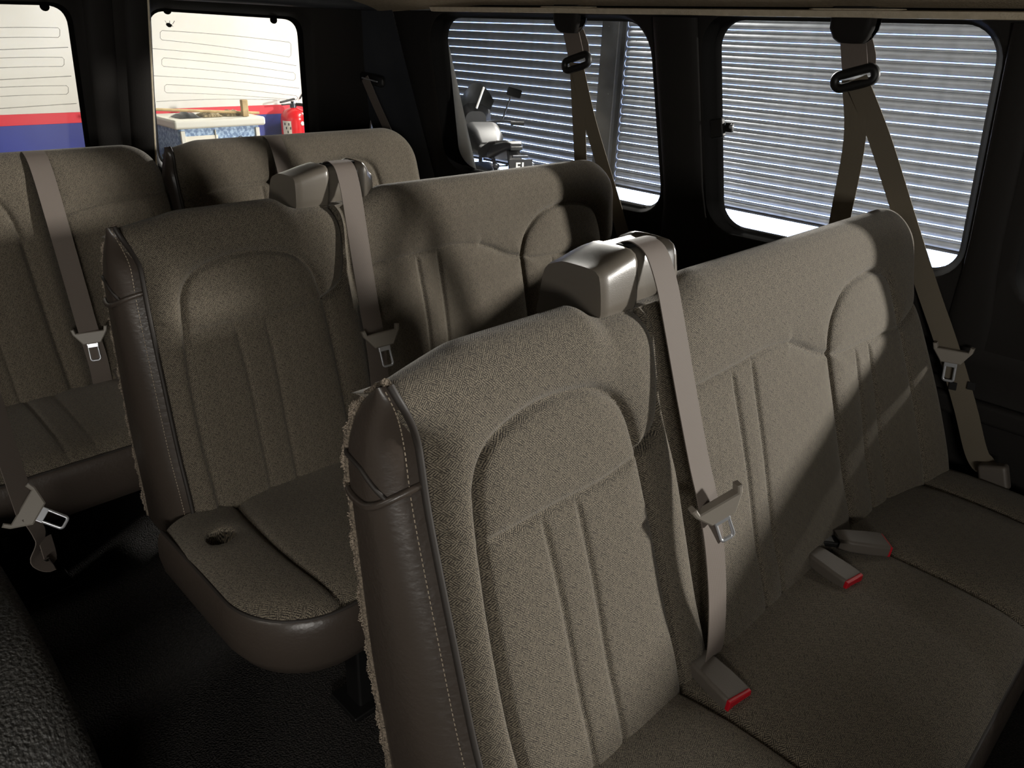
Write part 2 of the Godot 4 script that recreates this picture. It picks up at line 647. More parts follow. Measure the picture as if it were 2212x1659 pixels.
func setup_view() -> void:
	var cam := Camera3D.new()
	cam.name = "camera"
	add_child(cam)
	cam.transform = Transform3D(cam_basis, Vector3(0, EYE, 0))
	cam.fov = rad_to_deg(2.0 * atan(829.5 / FOCAL))
	cam.near = 0.02
	cam.far = 200.0
	cam.current = true
	var env := Environment.new()
	env.tonemap_mode = Environment.TONE_MAPPER_LINEAR
	env.tonemap_exposure = 1.0
	env.background_mode = Environment.BG_SKY
	var sky := Sky.new()
	var ps := ProceduralSkyMaterial.new()
	ps.sky_top_color = Color(0.40, 0.54, 0.80)
	ps.sky_horizon_color = Color(0.72, 0.80, 0.90)
	ps.ground_bottom_color = Color(0.3, 0.29, 0.27)
	ps.ground_horizon_color = Color(0.6, 0.6, 0.58)
	ps.sky_energy_multiplier = 7.0
	sky.sky_material = ps
	env.sky = sky
	env.sdfgi_enabled = true
	env.ssao_enabled = true
	env.ssil_enabled = true
	var we := WorldEnvironment.new()
	we.name = "environment"
	we.environment = env
	add_child(we)
	var sun := DirectionalLight3D.new()
	sun.name = "sun"
	add_child(sun)
	sun.light_energy = 14.0
	sun.light_color = Color(1.0, 0.97, 0.92)
	sun.light_angular_distance = 0.53
	sun.shadow_enabled = true
	sun.look_at_from_position(Vector3(12, 2.6, 3), Vector3(7, 0, -1))
	lamp("flood_lamp", V(5.7, 0.73, 3.1), Vector2(0.34, 0.34), V(1.2, -0.6, -0.6), 60.0, Color(1.0, 0.985, 0.955), "square flood lamp hung ahead of the van beside the shutters")
	lamp("tube_lamp", V(4.3, 1.6, -3.2), Vector2(1.2, 0.25), V(2.6, -0.2, -5.1), 8.5, Color(1.0, 0.985, 0.95), "long lamp hung above the white wall behind the van")
	lamp("shutter_fill_lamp", V(4.6, 2.0, -1.2), Vector2(1.2, 0.25), V(5.9, -1.8, -2.8), 10.0, Color(1.0, 0.97, 0.92), "long added fill lamp over the floor between the van and the shutters")  # unseen fill light, added to brighten the shutter slats and window header
	lamp("shutter_lamp", V(6.78, 1.35, -5.6), Vector2(0.5, 0.2), V(1.0, -0.3, -0.9), 65.0, Color(1.0, 0.985, 0.95), "small lamp fixed over the post between the shutters facing the van")
	lamp("door_fill_lamp", V(-2.6, 1.35, -0.3), Vector2(1.2, 0.25), V(0.2, -0.9, -1.1), 1.6, Color(1.0, 0.97, 0.92), "long added fill lamp outside the open side door of the van")  # unseen fill light, added for the wheel arch and the seats by the door
	lamp("front_fill_lamp", V(-1.3, -0.15, 2.0), Vector2(1.0, 0.5), V(0.6, -0.6, -1.3), 4.3, Color(1.0, 0.985, 0.955), "wide added fill lamp beside the front of the van")  # unseen frontal fill, added to lift the middle bench and rear row

# ------------------------------------------------------------------ benches
func seg_dist(p: Vector2, a: Vector2, b: Vector2) -> float:
	var d := b - a
	var f: float = clamp((p - a).dot(d) / d.length_squared(), 0.0, 1.0)
	return p.distance_to(a + d * f)

# depth of the sewn seams at a point of the front
func seam_depth(p: Vector2, seams: Array) -> float:
	var out := 0.0
	for s in seams:
		var bb: Rect2 = s.box
		if not bb.has_point(p):
			continue
		var pts: PackedVector2Array = s.pts
		var d := 1e9
		for i in pts.size() - 1:
			d = min(d, seg_dist(p, pts[i], pts[i + 1]))
		var w: float = s.w
		out = max(out, s.deep * exp(-pow(d / w, 2.0)) + s.puff * exp(-d / s.soft))
	return out

func seam(pts: Array, deep := 0.006, w := 0.0055, puff := 0.011, soft := 0.020) -> Dictionary:
	var c := catmull2(pts, 3)
	var r := Rect2(c[0], Vector2.ZERO)
	for p in c:
		r = r.expand(p)
	return {"pts": c, "deep": deep, "w": w, "puff": puff, "soft": soft, "box": r.grow(0.075)}

func bench_seams() -> Array:
	var s := []
	s.append(seam([Vector2(.478, -.457), Vector2(.487, -.433), Vector2(.505, -.412), Vector2(.532, -.400), Vector2(.57, -.391), Vector2(.613, -.389), Vector2(.67, -.396), Vector2(.70, -.406), Vector2(.73, -.427), Vector2(.75, -.454), Vector2(.758, -.481), Vector2(.764, -.510)]))
	s.append(seam([Vector2(.765, -.512), Vector2(.803, -.496), Vector2(.822, -.471), Vector2(.828, -.432), Vector2(.826, -.372), Vector2(.812, -.325)], 0.010, 0.006, 0.014, 0.018))
	s.append(seam([Vector2(.39, -.480), Vector2(.44, -.502), Vector2(.474, -.516)], 0.003, 0.003, 0.002, 0.01))
	s.append(seam([Vector2(.474, -.516), Vector2(.513, -.519), Vector2(.592, -.5185), Vector2(.68, -.521), Vector2(.765, -.513)], 0.004, 0.0035, 0.006, 0.016))
	s.append(seam([Vector2(.478, -.457), Vector2(.472, -.531), Vector2(.468, -.64), Vector2(.470, -.80), Vector2(.475, -.94)]))
	s.append(seam([Vector2(.764, -.512), Vector2(.776, -.62), Vector2(.784, -.72), Vector2(.787, -.82), Vector2(.782, -.94)]))
	s.append(seam([Vector2(.842, -.335), Vector2(.846, -.47), Vector2(.862, -.56), Vector2(.868, -.65), Vector2(.872, -.75), Vector2(.872, -.94)], 0.016, 0.018, 0.010, 0.022))
	for q in [[.566, .576, .580, .578], [.628, .637, .640, .640]]:
		s.append(seam([Vector2(q[0], -.522), Vector2(q[1], -.63), Vector2(q[2], -.75), Vector2(q[3], -.93)], 0.0035, 0.0045, 0.003, 0.014))
	s.append(seam([Vector2(.88, -.462), Vector2(1.033, -.4585), Vector2(1.12, -.455), Vector2(1.209, -.466)], 0.004, 0.0035, 0.006, 0.016))
	s.append(seam([Vector2(1.205, -.466), Vector2(1.25, -.484), Vector2(1.29, -.503), Vector2(1.345, -.520)], 0.006, 0.004, 0.010, 0.018))
	for q in [[1.007, 1.026, 1.030, 1.030], [1.067, 1.082, 1.086, 1.086]]:
		s.append(seam([Vector2(q[0], -.462), Vector2(q[1], -.62), Vector2(q[2], -.78), Vector2(q[3], -.93)], 0.0035, 0.0045, 0.003, 0.014))
	s.append(seam([Vector2(1.345, -.52), Vector2(1.357, -.48), Vector2(1.376, -.45), Vector2(1.41, -.422), Vector2(1.45, -.409), Vector2(1.52, -.402), Vector2(1.58, -.410), Vector2(1.632, -.432), Vector2(1.66, -.48), Vector2(1.668, -.535)]))
	s.append(seam([Vector2(1.345, -.52), Vector2(1.40, -.531), Vector2(1.485, -.535), Vector2(1.60, -.538), Vector2(1.668, -.540)], 0.004, 0.0035, 0.006, 0.016))
	s.append(seam([Vector2(1.668, -.540), Vector2(1.72, -.530), Vector2(1.83, -.495)], 0.006, 0.004, 0.010, 0.018))
	s.append(seam([Vector2(1.347, -.522), Vector2(1.366, -.66), Vector2(1.378, -.78), Vector2(1.378, -.94)]))
	s.append(seam([Vector2(1.668, -.54), Vector2(1.668, -.70), Vector2(1.668, -.83), Vector2(1.664, -.94)], 0.005, 0.004, 0.006, 0.016))
	for q in [[1.455, 1.468, 1.472, 1.472], [1.515, 1.528, 1.532, 1.532]]:
		s.append(seam([Vector2(q[0], -.536), Vector2(q[1], -.65), Vector2(q[2], -.78), Vector2(q[3], -.93)], 0.0035, 0.0045, 0.003, 0.014))
	return s

func back_profile() -> PackedVector2Array:
	# (z, y): front bottom, up the front, over the top, down the back
	var c := catmull2([Vector2(-.43, -.965), Vector2(-.385, -.945), Vector2(-.378, -.905), Vector2(-.396, -.84), Vector2(-.43, -.75), Vector2(-.468, -.62), Vector2(-.507, -.48), Vector2(-.522, -.405), Vector2(-.534, -.350), Vector2(-.551, -.320), Vector2(-.576, -.306), Vector2(-.603, -.315), Vector2(-.624, -.350), Vector2(-.634, -.42), Vector2(-.630, -.50), Vector2(-.612, -.70), Vector2(-.585, -.85), Vector2(-.565, -.96)], 10)
	# fine on the front, coarser on the back
	var cut := 105
	var front := resample(c.slice(0, cut + 1), 230)
	front.append_array(resample(c.slice(cut), 46).slice(1))
	return front

# closed cloth surface of a backrest between xl and xr
func backrest(xl: float, xr: float, dz: float, seams: Array, round_l: float, round_r: float, notch, nu: int, bulge_r: float) -> MB:
	var prof := back_profile()
	var nv := prof.size()
	var P := PackedVector3Array()
	var T := PackedVector2Array()
	P.resize(nu * nv)
	T.resize(nu * nv)
	var arc := PackedFloat32Array([0.0])
	for j in range(1, nv):
		arc.append(arc[j - 1] + prof[j].distance_to(prof[j - 1]))
	for i in nu:
		var f := float(i) / (nu - 1)
		# denser towards the rounded ends
		var x: float = lerp(xl, xr, f)
		var drop := 0.0
		if round_l > 0.0 and x < xl + round_l:
			var q := (xl + round_l - x) / round_l
			drop = max(drop, round_l * 0.2 * (1.0 - sqrt(max(0.0, 1.0 - q * q))))
		if round_r > 0.0 and x > xr - round_r:
			var q := (x - xr + round_r) / round_r
			drop = max(drop, round_r * (1.0 - sqrt(max(0.0, 1.0 - q * q * 0.985))))
		if notch != null:
			drop = max(drop, 0.024 * smooth(notch.x - 0.035, notch.x + 0.02, x) * (1.0 - smooth(notch.y - 0.06, notch.y + 0.04, x)))
		for j in nv:
			var z := prof[j].x
			var y := prof[j].y
			# the top comes down at the ends: squeeze the upper part
			var hh: float = clamp((y + 0.60) / 0.295, 0.0, 1.0)
			y -= drop * hh * hh
			if round_l > 0.0:
				y -= 0.35 * clampf(-0.54 - z, 0.0, 0.05) * (1.0 - smooth(xl, xl + 0.09, x)) * smooth(-0.55, -0.36, y)
			# sides thin out
			var e: float = 1.0
			if round_r > 0.0:
				var q: float = clamp((x - xr + 0.06) / 0.06, 0.0, 1.0)
				e = sqrt(max(0.0, 1.0 - q * q))
			var mid := -0.50 - 0.29 * (y + 0.6) - 0.02
			var front := j < 222
			if round_l > 0.0:
				# the cloth wraps round the corner on to the side
				var q: float = clampf(1.0 - (x - xl) / 0.055, 0.0, 1.0)
				if z > -0.56: z -= 0.032 * q * q * (1.0 - smooth(-.40, -.32, y))
			if front and bulge_r > 0.0:
				z += bulge_r * smooth(xr - 0.35, xr - 0.02, x) * smooth(-.44, -.80, y)
			z = mid + (z - mid) * lerp(0.03, 1.0, e)
			if front and e > 0.2:
				var d := seam_depth(Vector2(x, y), seams)
				z -= d * 0.96
				y -= d * 0.28
			var xs := x
			if round_l > 0.0:
				xs -= (0.038 if nu > 300 else 0.008) * clampf((z + 0.615) / 0.05, 0.0, 1.0) * (1.0 - smooth(xl, xl + 0.06, x)) * smooth(-.405, -.322, y)
			P[i * nv + j] = VB(xs, y, z + dz)
			T[i * nv + j] = Vector2(xs, arc[j])
	var mb := MB.new()
	var mid0 := V((xl + xr) / 2, -.62, -.52 + dz)
	mb.grid(P, nu, nv, T, mid0)
	# closed ends
	for i in [0, nu - 1]:
		var Q := PackedVector3Array()
		for j in nv:
			Q.append(P[i * nv + j])
		for j in nv:
			var e := P[i * nv + j]
			var yy: float = clampf(e.y - EYE, -0.93, -0.345)
			Q.append(VB(e.x, yy, -0.54 - 0.29 * (yy + 0.6) + dz))
		mb.grid(Q, 2, nv, PackedVector2Array(), mid0)
	return mb

# the outline of the side of a backrest: pairs of front and back points, bottom to top
func side_rows(count: int) -> Array:
	var fr := resample(catmull2([Vector2(-.385, -.945), Vector2(-.378, -.905), Vector2(-.396, -.84), Vector2(-.43, -.75), Vector2(-.468, -.62), Vector2(-.507, -.48), Vector2(-.522, -.405), Vector2(-.534, -.352), Vector2(-.543, -.330), Vector2(-.554, -.316)], 8), count)
	var bk := resample(catmull2([Vector2(-.565, -.955), Vector2(-.582, -.85), Vector2(-.610, -.70), Vector2(-.630, -.50), Vector2(-.634, -.425), Vector2(-.618, -.378), Vector2(-.592, -.342), Vector2(-.558, -.316)], 8), count)
	return [fr, bk]

func side_point(rows: Array, a: float, b: float, x: float, dz: float, out: float, wrap := 0.033) -> Vector3:
	var m: int = rows[0].size() - 1
	var k := int(clamp(a * m, 0, m - 1))
	var f := a * m - k
	var p: Vector2 = rows[0][k].lerp(rows[0][k + 1], f)
	var q: Vector2 = rows[1][k].lerp(rows[1][k + 1], f)
	var s: Vector2 = p.lerp(q, b)
	s.x -= 0.030 * (1.0 - clampf(b * 1.6, 0.0, 1.0)) * (1.0 - smooth(-.40, -.32, s.y))
	return VB(x + signf(out) * wrap * (1.0 - smooth(0.86, 1.0, a)) * pow(1.0 - clamp(b, 0.0, 1.0), 5.0) - out * sqrt(max(0.0, sin(PI * clamp(b, 0.0, 1.0)))) * (0.4 + 0.6 * sin(PI * min(a * 1.4, 0.5))), s.y, s.x + dz)

func leather_side(o: Node3D, xl: float, dz: float, handed: float, full: bool) -> void:
	var rows := side_rows(50)
	var nu := 50
	var nv := 14
	var P := PackedVector3Array()
	var T := PackedVector2Array()
	var rng := RandomNumberGenerator.new()
	rng.seed = 5
	for i in nu:
		for j in nv:
			var a := float(i) / (nu - 1)
			var b := float(j) / (nv - 1)
			var out := 0.013 * handed
			out += handed * 0.0018 * sin(a * 46.0) * exp(-pow(b / 0.16, 2.0)) * smooth(0.55, 0.75, a)
			P.append(side_point(rows, a, b, xl, dz, out, 0.033 if full else 0.006))
			T.append(Vector2(a, b * 0.15))
	var mb := MB.new()
	mb.grid(P, nu, nv, T, V(xl + 0.1 * handed, -.62, -.5 + dz))
	var sp := part(o, "side_panel", mb, M.leather, "brown leatherette side of the backrest")
	var pip := MB.new()
	var path := PackedVector3Array()
	for i in 60:
		path.append(side_point(rows, i / 59.0, 0.0, xl, dz, 0.0001 * handed, 0.033 if full else 0.006) + Vector3(0, 0, 0.003))
	pip.tube(path, 0.0042, 8)
	part(sp, "piping", pip, M.piping)
	if not full:
		return
	var st := MB.new()
	for k in 96:
		var a := 0.04 + 0.955 * k / 96.0
		var p := side_point(rows, a, 0.055, xl - 0.0006, dz, 0.013)
		var q := side_point(rows, a + 0.0058, 0.055, xl - 0.0006, dz, 0.013)
		st.tube(PackedVector3Array([p, q]), 0.0008, 4)
	part(sp, "stitching", st, M.stitch, "", "stuff")
	# the welt across the panel and the flap tucked under it
	var welt := MB.new()
	path = PackedVector3Array()
	for i in 25:
		var b := i / 24.0
		path.append(side_point(rows, 0.800 - 0.068 * b - 0.014 * sin(PI * b), b * 0.97, xl - 0.002, dz, 0.013))
	welt.tube(path, 0.0045, 10)
	part(sp, "welt", welt, M.leather)
	var flap := MB.new()
	path = PackedVector3Array()
	for i in 25:
		var f := i / 24.0
		path.append(side_point(rows, lerp(0.772, 0.800, f) + 0.022 * sin(PI * f), lerp(0.2, 0.99, f), xl - 0.001, dz, 0.013))
	flap.tube(path, 0.003, 8)
	part(sp, "flap_edge", flap, M.piping)

func frayed_edge(o: Node3D, xl: float, dz: float, count: int) -> void:
	# carpet on the back with worn, fluffy fibres along its edge
	var rows := side_rows(50)
	var rng := RandomNumberGenerator.new()
	rng.seed = 21
	var mb := MB.new()
	var path := PackedVector3Array()
	for i in 70:
		path.append(side_point(rows, i / 69.0, 1.03, xl + 0.002, dz, 0.0) + Vector3(rng.randf_range(-.001, .001), 0, rng.randf_range(-.0015, .0015)))
	mb.tube(path, 0.0055, 7)
	var edge := part(o, "carpet_edge", mb, M.back_carpet, "frayed carpet edge of the seat back")
	var fz := MB.new()
	for k in count:
		var a := rng.randf_range(0.02, 0.985)
		var clump: float = 0.4 + 0.6 * absf(sin(a * 23.0) * sin(a * 57.0 + 1.0))
		var p := side_point(rows, a, 1.04, xl, dz, 0.0)
		var d := Vector3(rng.randf_range(-1.0, 0.25), rng.randf_range(-0.9, 0.5), rng.randf_range(-1.0, 0.1)).normalized()
		var l := rng.randf_range(0.003, 0.0085) * clump
		var side := Vector3(rng.randf_range(-1, 1), rng.randf_range(-1, 1), rng.randf_range(-1, 1)) * l * 0.5
		var mid := p + d * l * 0.7 + side
		fz.tube(PackedVector3Array([p, mid, p + d * l * 0.9 + side * 0.2, p + d * l * 0.5 - side * 0.6]), [0.0008, 0.0007, 0.0006, 0.0004], 3)
	part(edge, "fibres", fz, M.fuzz, "", "stuff")

func cushion_xz(xl: float, xr: float, z: float, zf: float, rl: float, rr: float) -> Vector2:
	var a := xl
	var b := xr
	if z > zf - rl:
		var q := (z - zf + rl) / rl
		a = xl + rl * (1.0 - sqrt(max(0.0, 1.0 - q * q)))
	if z > zf - rr:
		var q := (z - zf + rr) / rr
		b = xr - rr * (1.0 - sqrt(max(0.0, 1.0 - q * q)))
	return Vector2(a, b)

func cushion(o: Node3D, xl: float, xr: float, dz: float, grooves: Array, pleats: Array, hole, nu: int, rl := 0.15, rr := 0.12) -> void:
	var zb := -0.47
	var zf := -0.055
	var nv := 72
	var P := PackedVector3Array()
	var T := PackedVector2Array()
	P.resize(nu * nv)
	T.resize(nu * nv)
	for j in nv:
		var g := float(j) / (nv - 1)
		var z: float = lerp(zb, zf - 0.0005, 1.0 - pow(1.0 - g, 1.35))
		var ends := cushion_xz(xl, xr, z, zf, rl, rr)
		for i in nu:
			var f := float(i) / (nu - 1)
			f = lerp(f, 0.5 - 0.5 * cos(PI * f), 0.35)
			var x: float = lerp(ends.x, ends.y, f)
			var e: float = min(min(x - ends.x, ends.y - x), zf - z)
			var y := -0.862 - 0.030 * exp(-e / 0.022) - 0.012 * smooth(-0.30, -0.47, z) + 0.006 * sin(PI * clamp((z - zb) / (zf - zb), 0.0, 1.0))
			for gx in grooves:
				var xx: float = gx + 0.02 * sin(PI * clamp((z - zb) / (zf - zb), 0.0, 1.0)) * (-1.0 if gx < 0.7 else 0.35)
				var d := absf(x - xx)
				if d < 0.09:
					y -= 0.007 * exp(-pow(d / 0.005, 2.0)) + 0.013 * exp(-d / 0.02)
			for gx in pleats:
				var d := absf(x - gx)
				if d < 0.05:
					y -= 0.0035 * exp(-pow(d / 0.0035, 2.0)) + 0.003 * exp(-d / 0.012)
			if hole != null:
				var d := Vector2(x, z).distance_to(hole)
				y -= 0.055 * (1.0 - smooth(0.014, 0.027, d)) + 0.004 * (1.0 - smooth(0.02, 0.05, d))
			P[i * nv + j] = V(x, y, z + dz)
			T[i * nv + j] = Vector2(x, z)
	var mb := MB.new()
	mb.grid(P, nu, nv, T, V((xl + xr) / 2, -1.6, -.25 + dz))
	var c := part(o, "seat_cushion", mb, M.cloth)
	# leatherette skirt round the cushion
	var outline := PackedVector2Array()
	var zs := PackedFloat32Array()
	for k in 8:
		zs.append(lerp(zb, zf - rl, k / 8.0))
	for k in 15:
		zs.append(zf - rl + rl * sin(PI / 2 * k / 14.0))
	for z in zs:
		outline.append(Vector2(cushion_xz(xl, xr, z, zf, rl, rr).x, z))
	for k in range(1, 30):
		outline.append(Vector2(lerp(xl + rl, xr - rr, k / 30.0), zf))
	for k in range(zs.size() - 1, -1, -1):
		outline.append(Vector2(cushion_xz(xl, xr, zs[k], zf, rl, rr).y, zs[k]))
	var ring := PackedVector3Array()
	var T2 := PackedVector2Array()
	var prof := [Vector2(0.0, -0.892), Vector2(0.007, -0.897), Vector2(0.012, -0.915), Vector2(0.014, -0.945), Vector2(0.008, -0.985), Vector2(-0.012, -1.02), Vector2(-0.05, -1.04), Vector2(-0.10, -1.045)]
	var nr := outline.size()
	for i in nr:
		var d := (outline[min(i + 1, nr - 1)] - outline[max(i - 1, 0)]).normalized()
		var w := Vector2(-d.y, d.x)
		for q in prof:
			var s: Vector2 = outline[i] + w * q.x
			ring.append(V(s.x, q.y, s.y + dz))
			T2.append(Vector2(i * 0.02, q.y))
	mb = MB.new()
	mb.grid(ring, nr, prof.size(), T2, V((xl + xr) / 2, -.95, -.25 + dz))
	var sk := part(o, "cushion_skirt", mb, M.leather, "brown leatherette skirt of the cushion")
	var welt := MB.new()
	var path := PackedVector3Array()
	for p in outline:
		path.append(V(p.x, -0.893, p.y + dz))
	welt.tube(path, 0.0035, 6)
	part(sk, "piping", welt, M.piping)

func bench_legs(o: Node3D, xl: float, xr: float, dz: float) -> void:
	for x in [xl + 0.2, xr - 0.2]:
		for z in [-0.40, -0.16]:
			var mb := MB.new()
			mb.box(V(x, -1.142, z + dz), Vector3(0.04, 0.214, 0.05), 0.006)
			mb.box(V(x, -1.243, z + dz), Vector3(0.09, 0.012, 0.09), 0.003)
			part(o, "leg", mb, M.black)
	var fr := MB.new()
	fr.box(V((xl + xr) / 2, -1.025, -.28 + dz), Vector3(xr - xl - 0.16, 0.03, 0.30), 0.008)
	part(o, "seat_frame", fr, M.black)
	for x in [xl + 0.12, xr - 0.12]:
		var h := MB.new()
		h.box(V(x, -0.97, -.46 + dz), Vector3(0.03, 0.12, 0.16), 0.008)
		part(o, "hinge", h, M.black)

# the moulded cover over the belt retractor on top of a backrest
func retractor(o: Node3D, xl: float, xr: float, dz: float, top: float) -> void:
	var nu := 40
	var nv := 44
	var mb := MB.new()
	# cross-sections along x: (z, y) loops, narrower towards the left tip
	var P := PackedVector3Array()
	var T := PackedVector2Array()
	var slot_a := xl + (xr - xl) * 0.40
	var slot_b := xl + (xr - xl) * 0.80
	for i in nu:
		var f := float(i) / (nu - 1)
		var x: float = lerp(xl, xr, f)
		var tip: float = lerp(0.90, 1.0, smooth(0.0, 0.05, f)) * (1.0 - 0.55 * smooth(0.84, 1.0, f))
		var groove := 0.013 * smooth(slot_a - 0.004, slot_a + 0.004, x) * (1.0 - smooth(slot_b - 0.004, slot_b + 0.004, x))
		var zf: float = lerp(-0.598, -0.570, tip) - groove
		var zk: float = lerp(-0.655, -0.682, tip)
		var yb := -0.356
		var yt: float = top - 0.020 * (1.0 - smooth(-0.1, 0.5, f)) - 0.030 * smooth(0.80, 1.04, f) - groove * 0.5
		var loop := [Vector2(zf - 0.004, yb), Vector2(zf, yb + 0.004), Vector2(zf + 0.001, lerp(yb, yt, 0.30)), Vector2(zf + 0.003, lerp(yb, yt, 0.34)), Vector2(zf + 0.001, lerp(yb, yt, 0.6)), Vector2(zf - 0.003, lerp(yb, yt, 0.86)), Vector2(zf - 0.008, lerp(yb, yt, 0.955)), Vector2(zf - 0.020, yt), Vector2(lerp(zf, zk, 0.6), yt), Vector2(zk + 0.026, lerp(yb, yt, 0.94)), Vector2(zk + 0.008, lerp(yb, yt, 0.80)), Vector2(zk, lerp(yb, yt, 0.3)), Vector2(zk, yb), Vector2(lerp(zk, zf, 0.5), yb), Vector2(zf - 0.004, yb)]
		var c := resample(catmull2(loop, 6), nv)
		for j in nv:
			P.append(VB(x, c[j].y, c[j].x + dz))
			T.append(Vector2(x, c[j].y))
	var mid := V((xl + xr) / 2, -.31, -.62 + dz)
	mb.grid(P, nu, nv, T, mid)
	for e in [0, nu - 1]:
		var Q := PackedVector3Array()
		var cen := Vector3.ZERO
		for j in nv:
			cen += P[e * nv + j] / nv
		for j in nv:
			Q.append(P[e * nv + j])
		for j in nv:
			Q.append(cen)
		mb.grid(Q, 2, nv, PackedVector2Array(), mid)
	var hs := part(o, "retractor_housing", mb, M.housing, "brown plastic belt housing on top of the backrest")
	var bt := MB.new()
	bt.box(VB((slot_a + slot_b) / 2, top - 0.004, -.607 + dz), Vector3(slot_b - slot_a, 0.006, 0.016), 0.002)
	part(hs, "belt_slot", bt, M.slot)

func latch(o: Node3D, at: Vector3, B: Basis, k := 1.25) -> void:
	B = Basis(B.x * k, B.y * k, B.z * k)
	# plastic head with a slot for the webbing, and a steel tongue with a square hole
	var head := MB.new()
	var poly := PackedVector2Array([Vector2(-.031, .004), Vector2(-.033, .014), Vector2(-.027, .015), Vector2(-.025, .006), Vector2(.025, .006), Vector2(.027, .015), Vector2(.033, .014), Vector2(.031, .004), Vector2(.016, -.018), Vector2(-.016, -.018)])
	head.prism(poly, at - B.z * 0.006, B.x, B.y, B.z * 0.013, 0.002)
	var hd := part(o, "latch_head", head, M.latch_plastic, "grey plastic head of the latch plate")
	var tg := MB.new()
	var ring := PackedVector3Array()
	for p in rrect(0.017, 0.034, 0.004, 4):
		ring.append(at + B * Vector3(p.x, p.y - 0.036, 0))
	tg.tube(ring, 0.0030, 6, true, 0.7)
	tg.box(at + B * Vector3(0, -0.0215, 0), Vector3(0.021, 0.010, 0.004), 0.001, B)
	part(hd, "tongue", tg, M.steel, "bright steel tongue")

func belt(called: String, pts: Array, wide: Array, label: String, group: String, m: Material, lat = null) -> Node3D:
	var low: Vector3 = pts[0]
	for p in pts:
		if p.y < low.y: low = p
	var o := thing(called, low, label, "seat belt", group)
	var mb := MB.new()
	var path := catmull(pts, 8)
	var ws := []
	if wide.size() == pts.size():
		for i in pts.size() - 1:
			for k in 8:
				ws.append(wide[i].lerp(wide[i + 1], k / 8.0))
		ws.append(wide[-1])
	else:
		ws = wide
	mb.band(path, ws, 0.047, 0.0016)
	part(o, "webbing", mb, m)
	if lat != null:
		latch(o, lat[0], lat[1])
	return o

func buckle(at: Vector3, turn: float, tilt: float, label: String, sz := 1.0) -> void:
	# 'at' is the middle of the underside of the red end
	var B := Basis(Vector3.UP, turn) * Basis(Vector3.RIGHT, tilt)
	var o := thing("seat_belt_buckle", at, label, "buckle", "seat belt buckles")
	var body := MB.new()
	var w := 0.050 * sz
	var P := PackedVector3Array()
	var secs := [[-0.066, 0.62, 0.70], [-0.094, 0.76, 0.84], [-0.07, 0.9, 0.97], [-0.03, 1.0, 1.0], [-0.004, 1.0, 0.98], [0.0, 0.96, 0.94]]
	for s in secs:
		for p in rrect(w * s[1], 0.026 * s[2], 0.006, 4):
			P.append(at + B * Vector3(p.x, p.y + 0.0145, s[0]))
	var m := P.size() / secs.size()
	body.grid(P, secs.size(), m, PackedVector2Array(), at + B * Vector3(0, 0.0145, -0.05))
	for e in [0, secs.size() - 1]:
		var Q := PackedVector3Array()
		for k in m: Q.append(P[e * m + k])
		for k in m: Q.append(at + B * Vector3(0, 0.0145, secs[e][0]))
		body.grid(Q, 2, m, PackedVector2Array(), at + B * Vector3(0, 0.0145, -0.05))
	# close the loop where the section starts and ends
	var Q2 := PackedVector3Array()
	for s in secs.size():
		Q2.append(P[s * m + m - 1])
		Q2.append(P[s * m])
	body.grid(Q2, secs.size(), 2, PackedVector2Array(), at + B * Vector3(0, 0.0145, -0.05))
	part(o, "buckle_body", body, M.buckle)
	var btn := MB.new()
	btn.prism(PackedVector2Array([Vector2(-.022, .0245), Vector2(.022, .0245), Vector2(.023, .003), Vector2(.014, .003), Vector2(.011, .012), Vector2(-.012, .012), Vector2(-.016, .003), Vector2(-.023, .003)]), at + B * Vector3(0, 0, -0.004), B.x * sz, B.y, B.z * 0.010, 0.0015)
	part(o, "release_button", btn, M.red, "red release button")
	var stem := MB.new()
	stem.box(at + B * Vector3(0, 0.010, -0.115), Vector3(0.026, 0.012, 0.05), 0.004, B)
	part(o, "stem", stem, M.black)

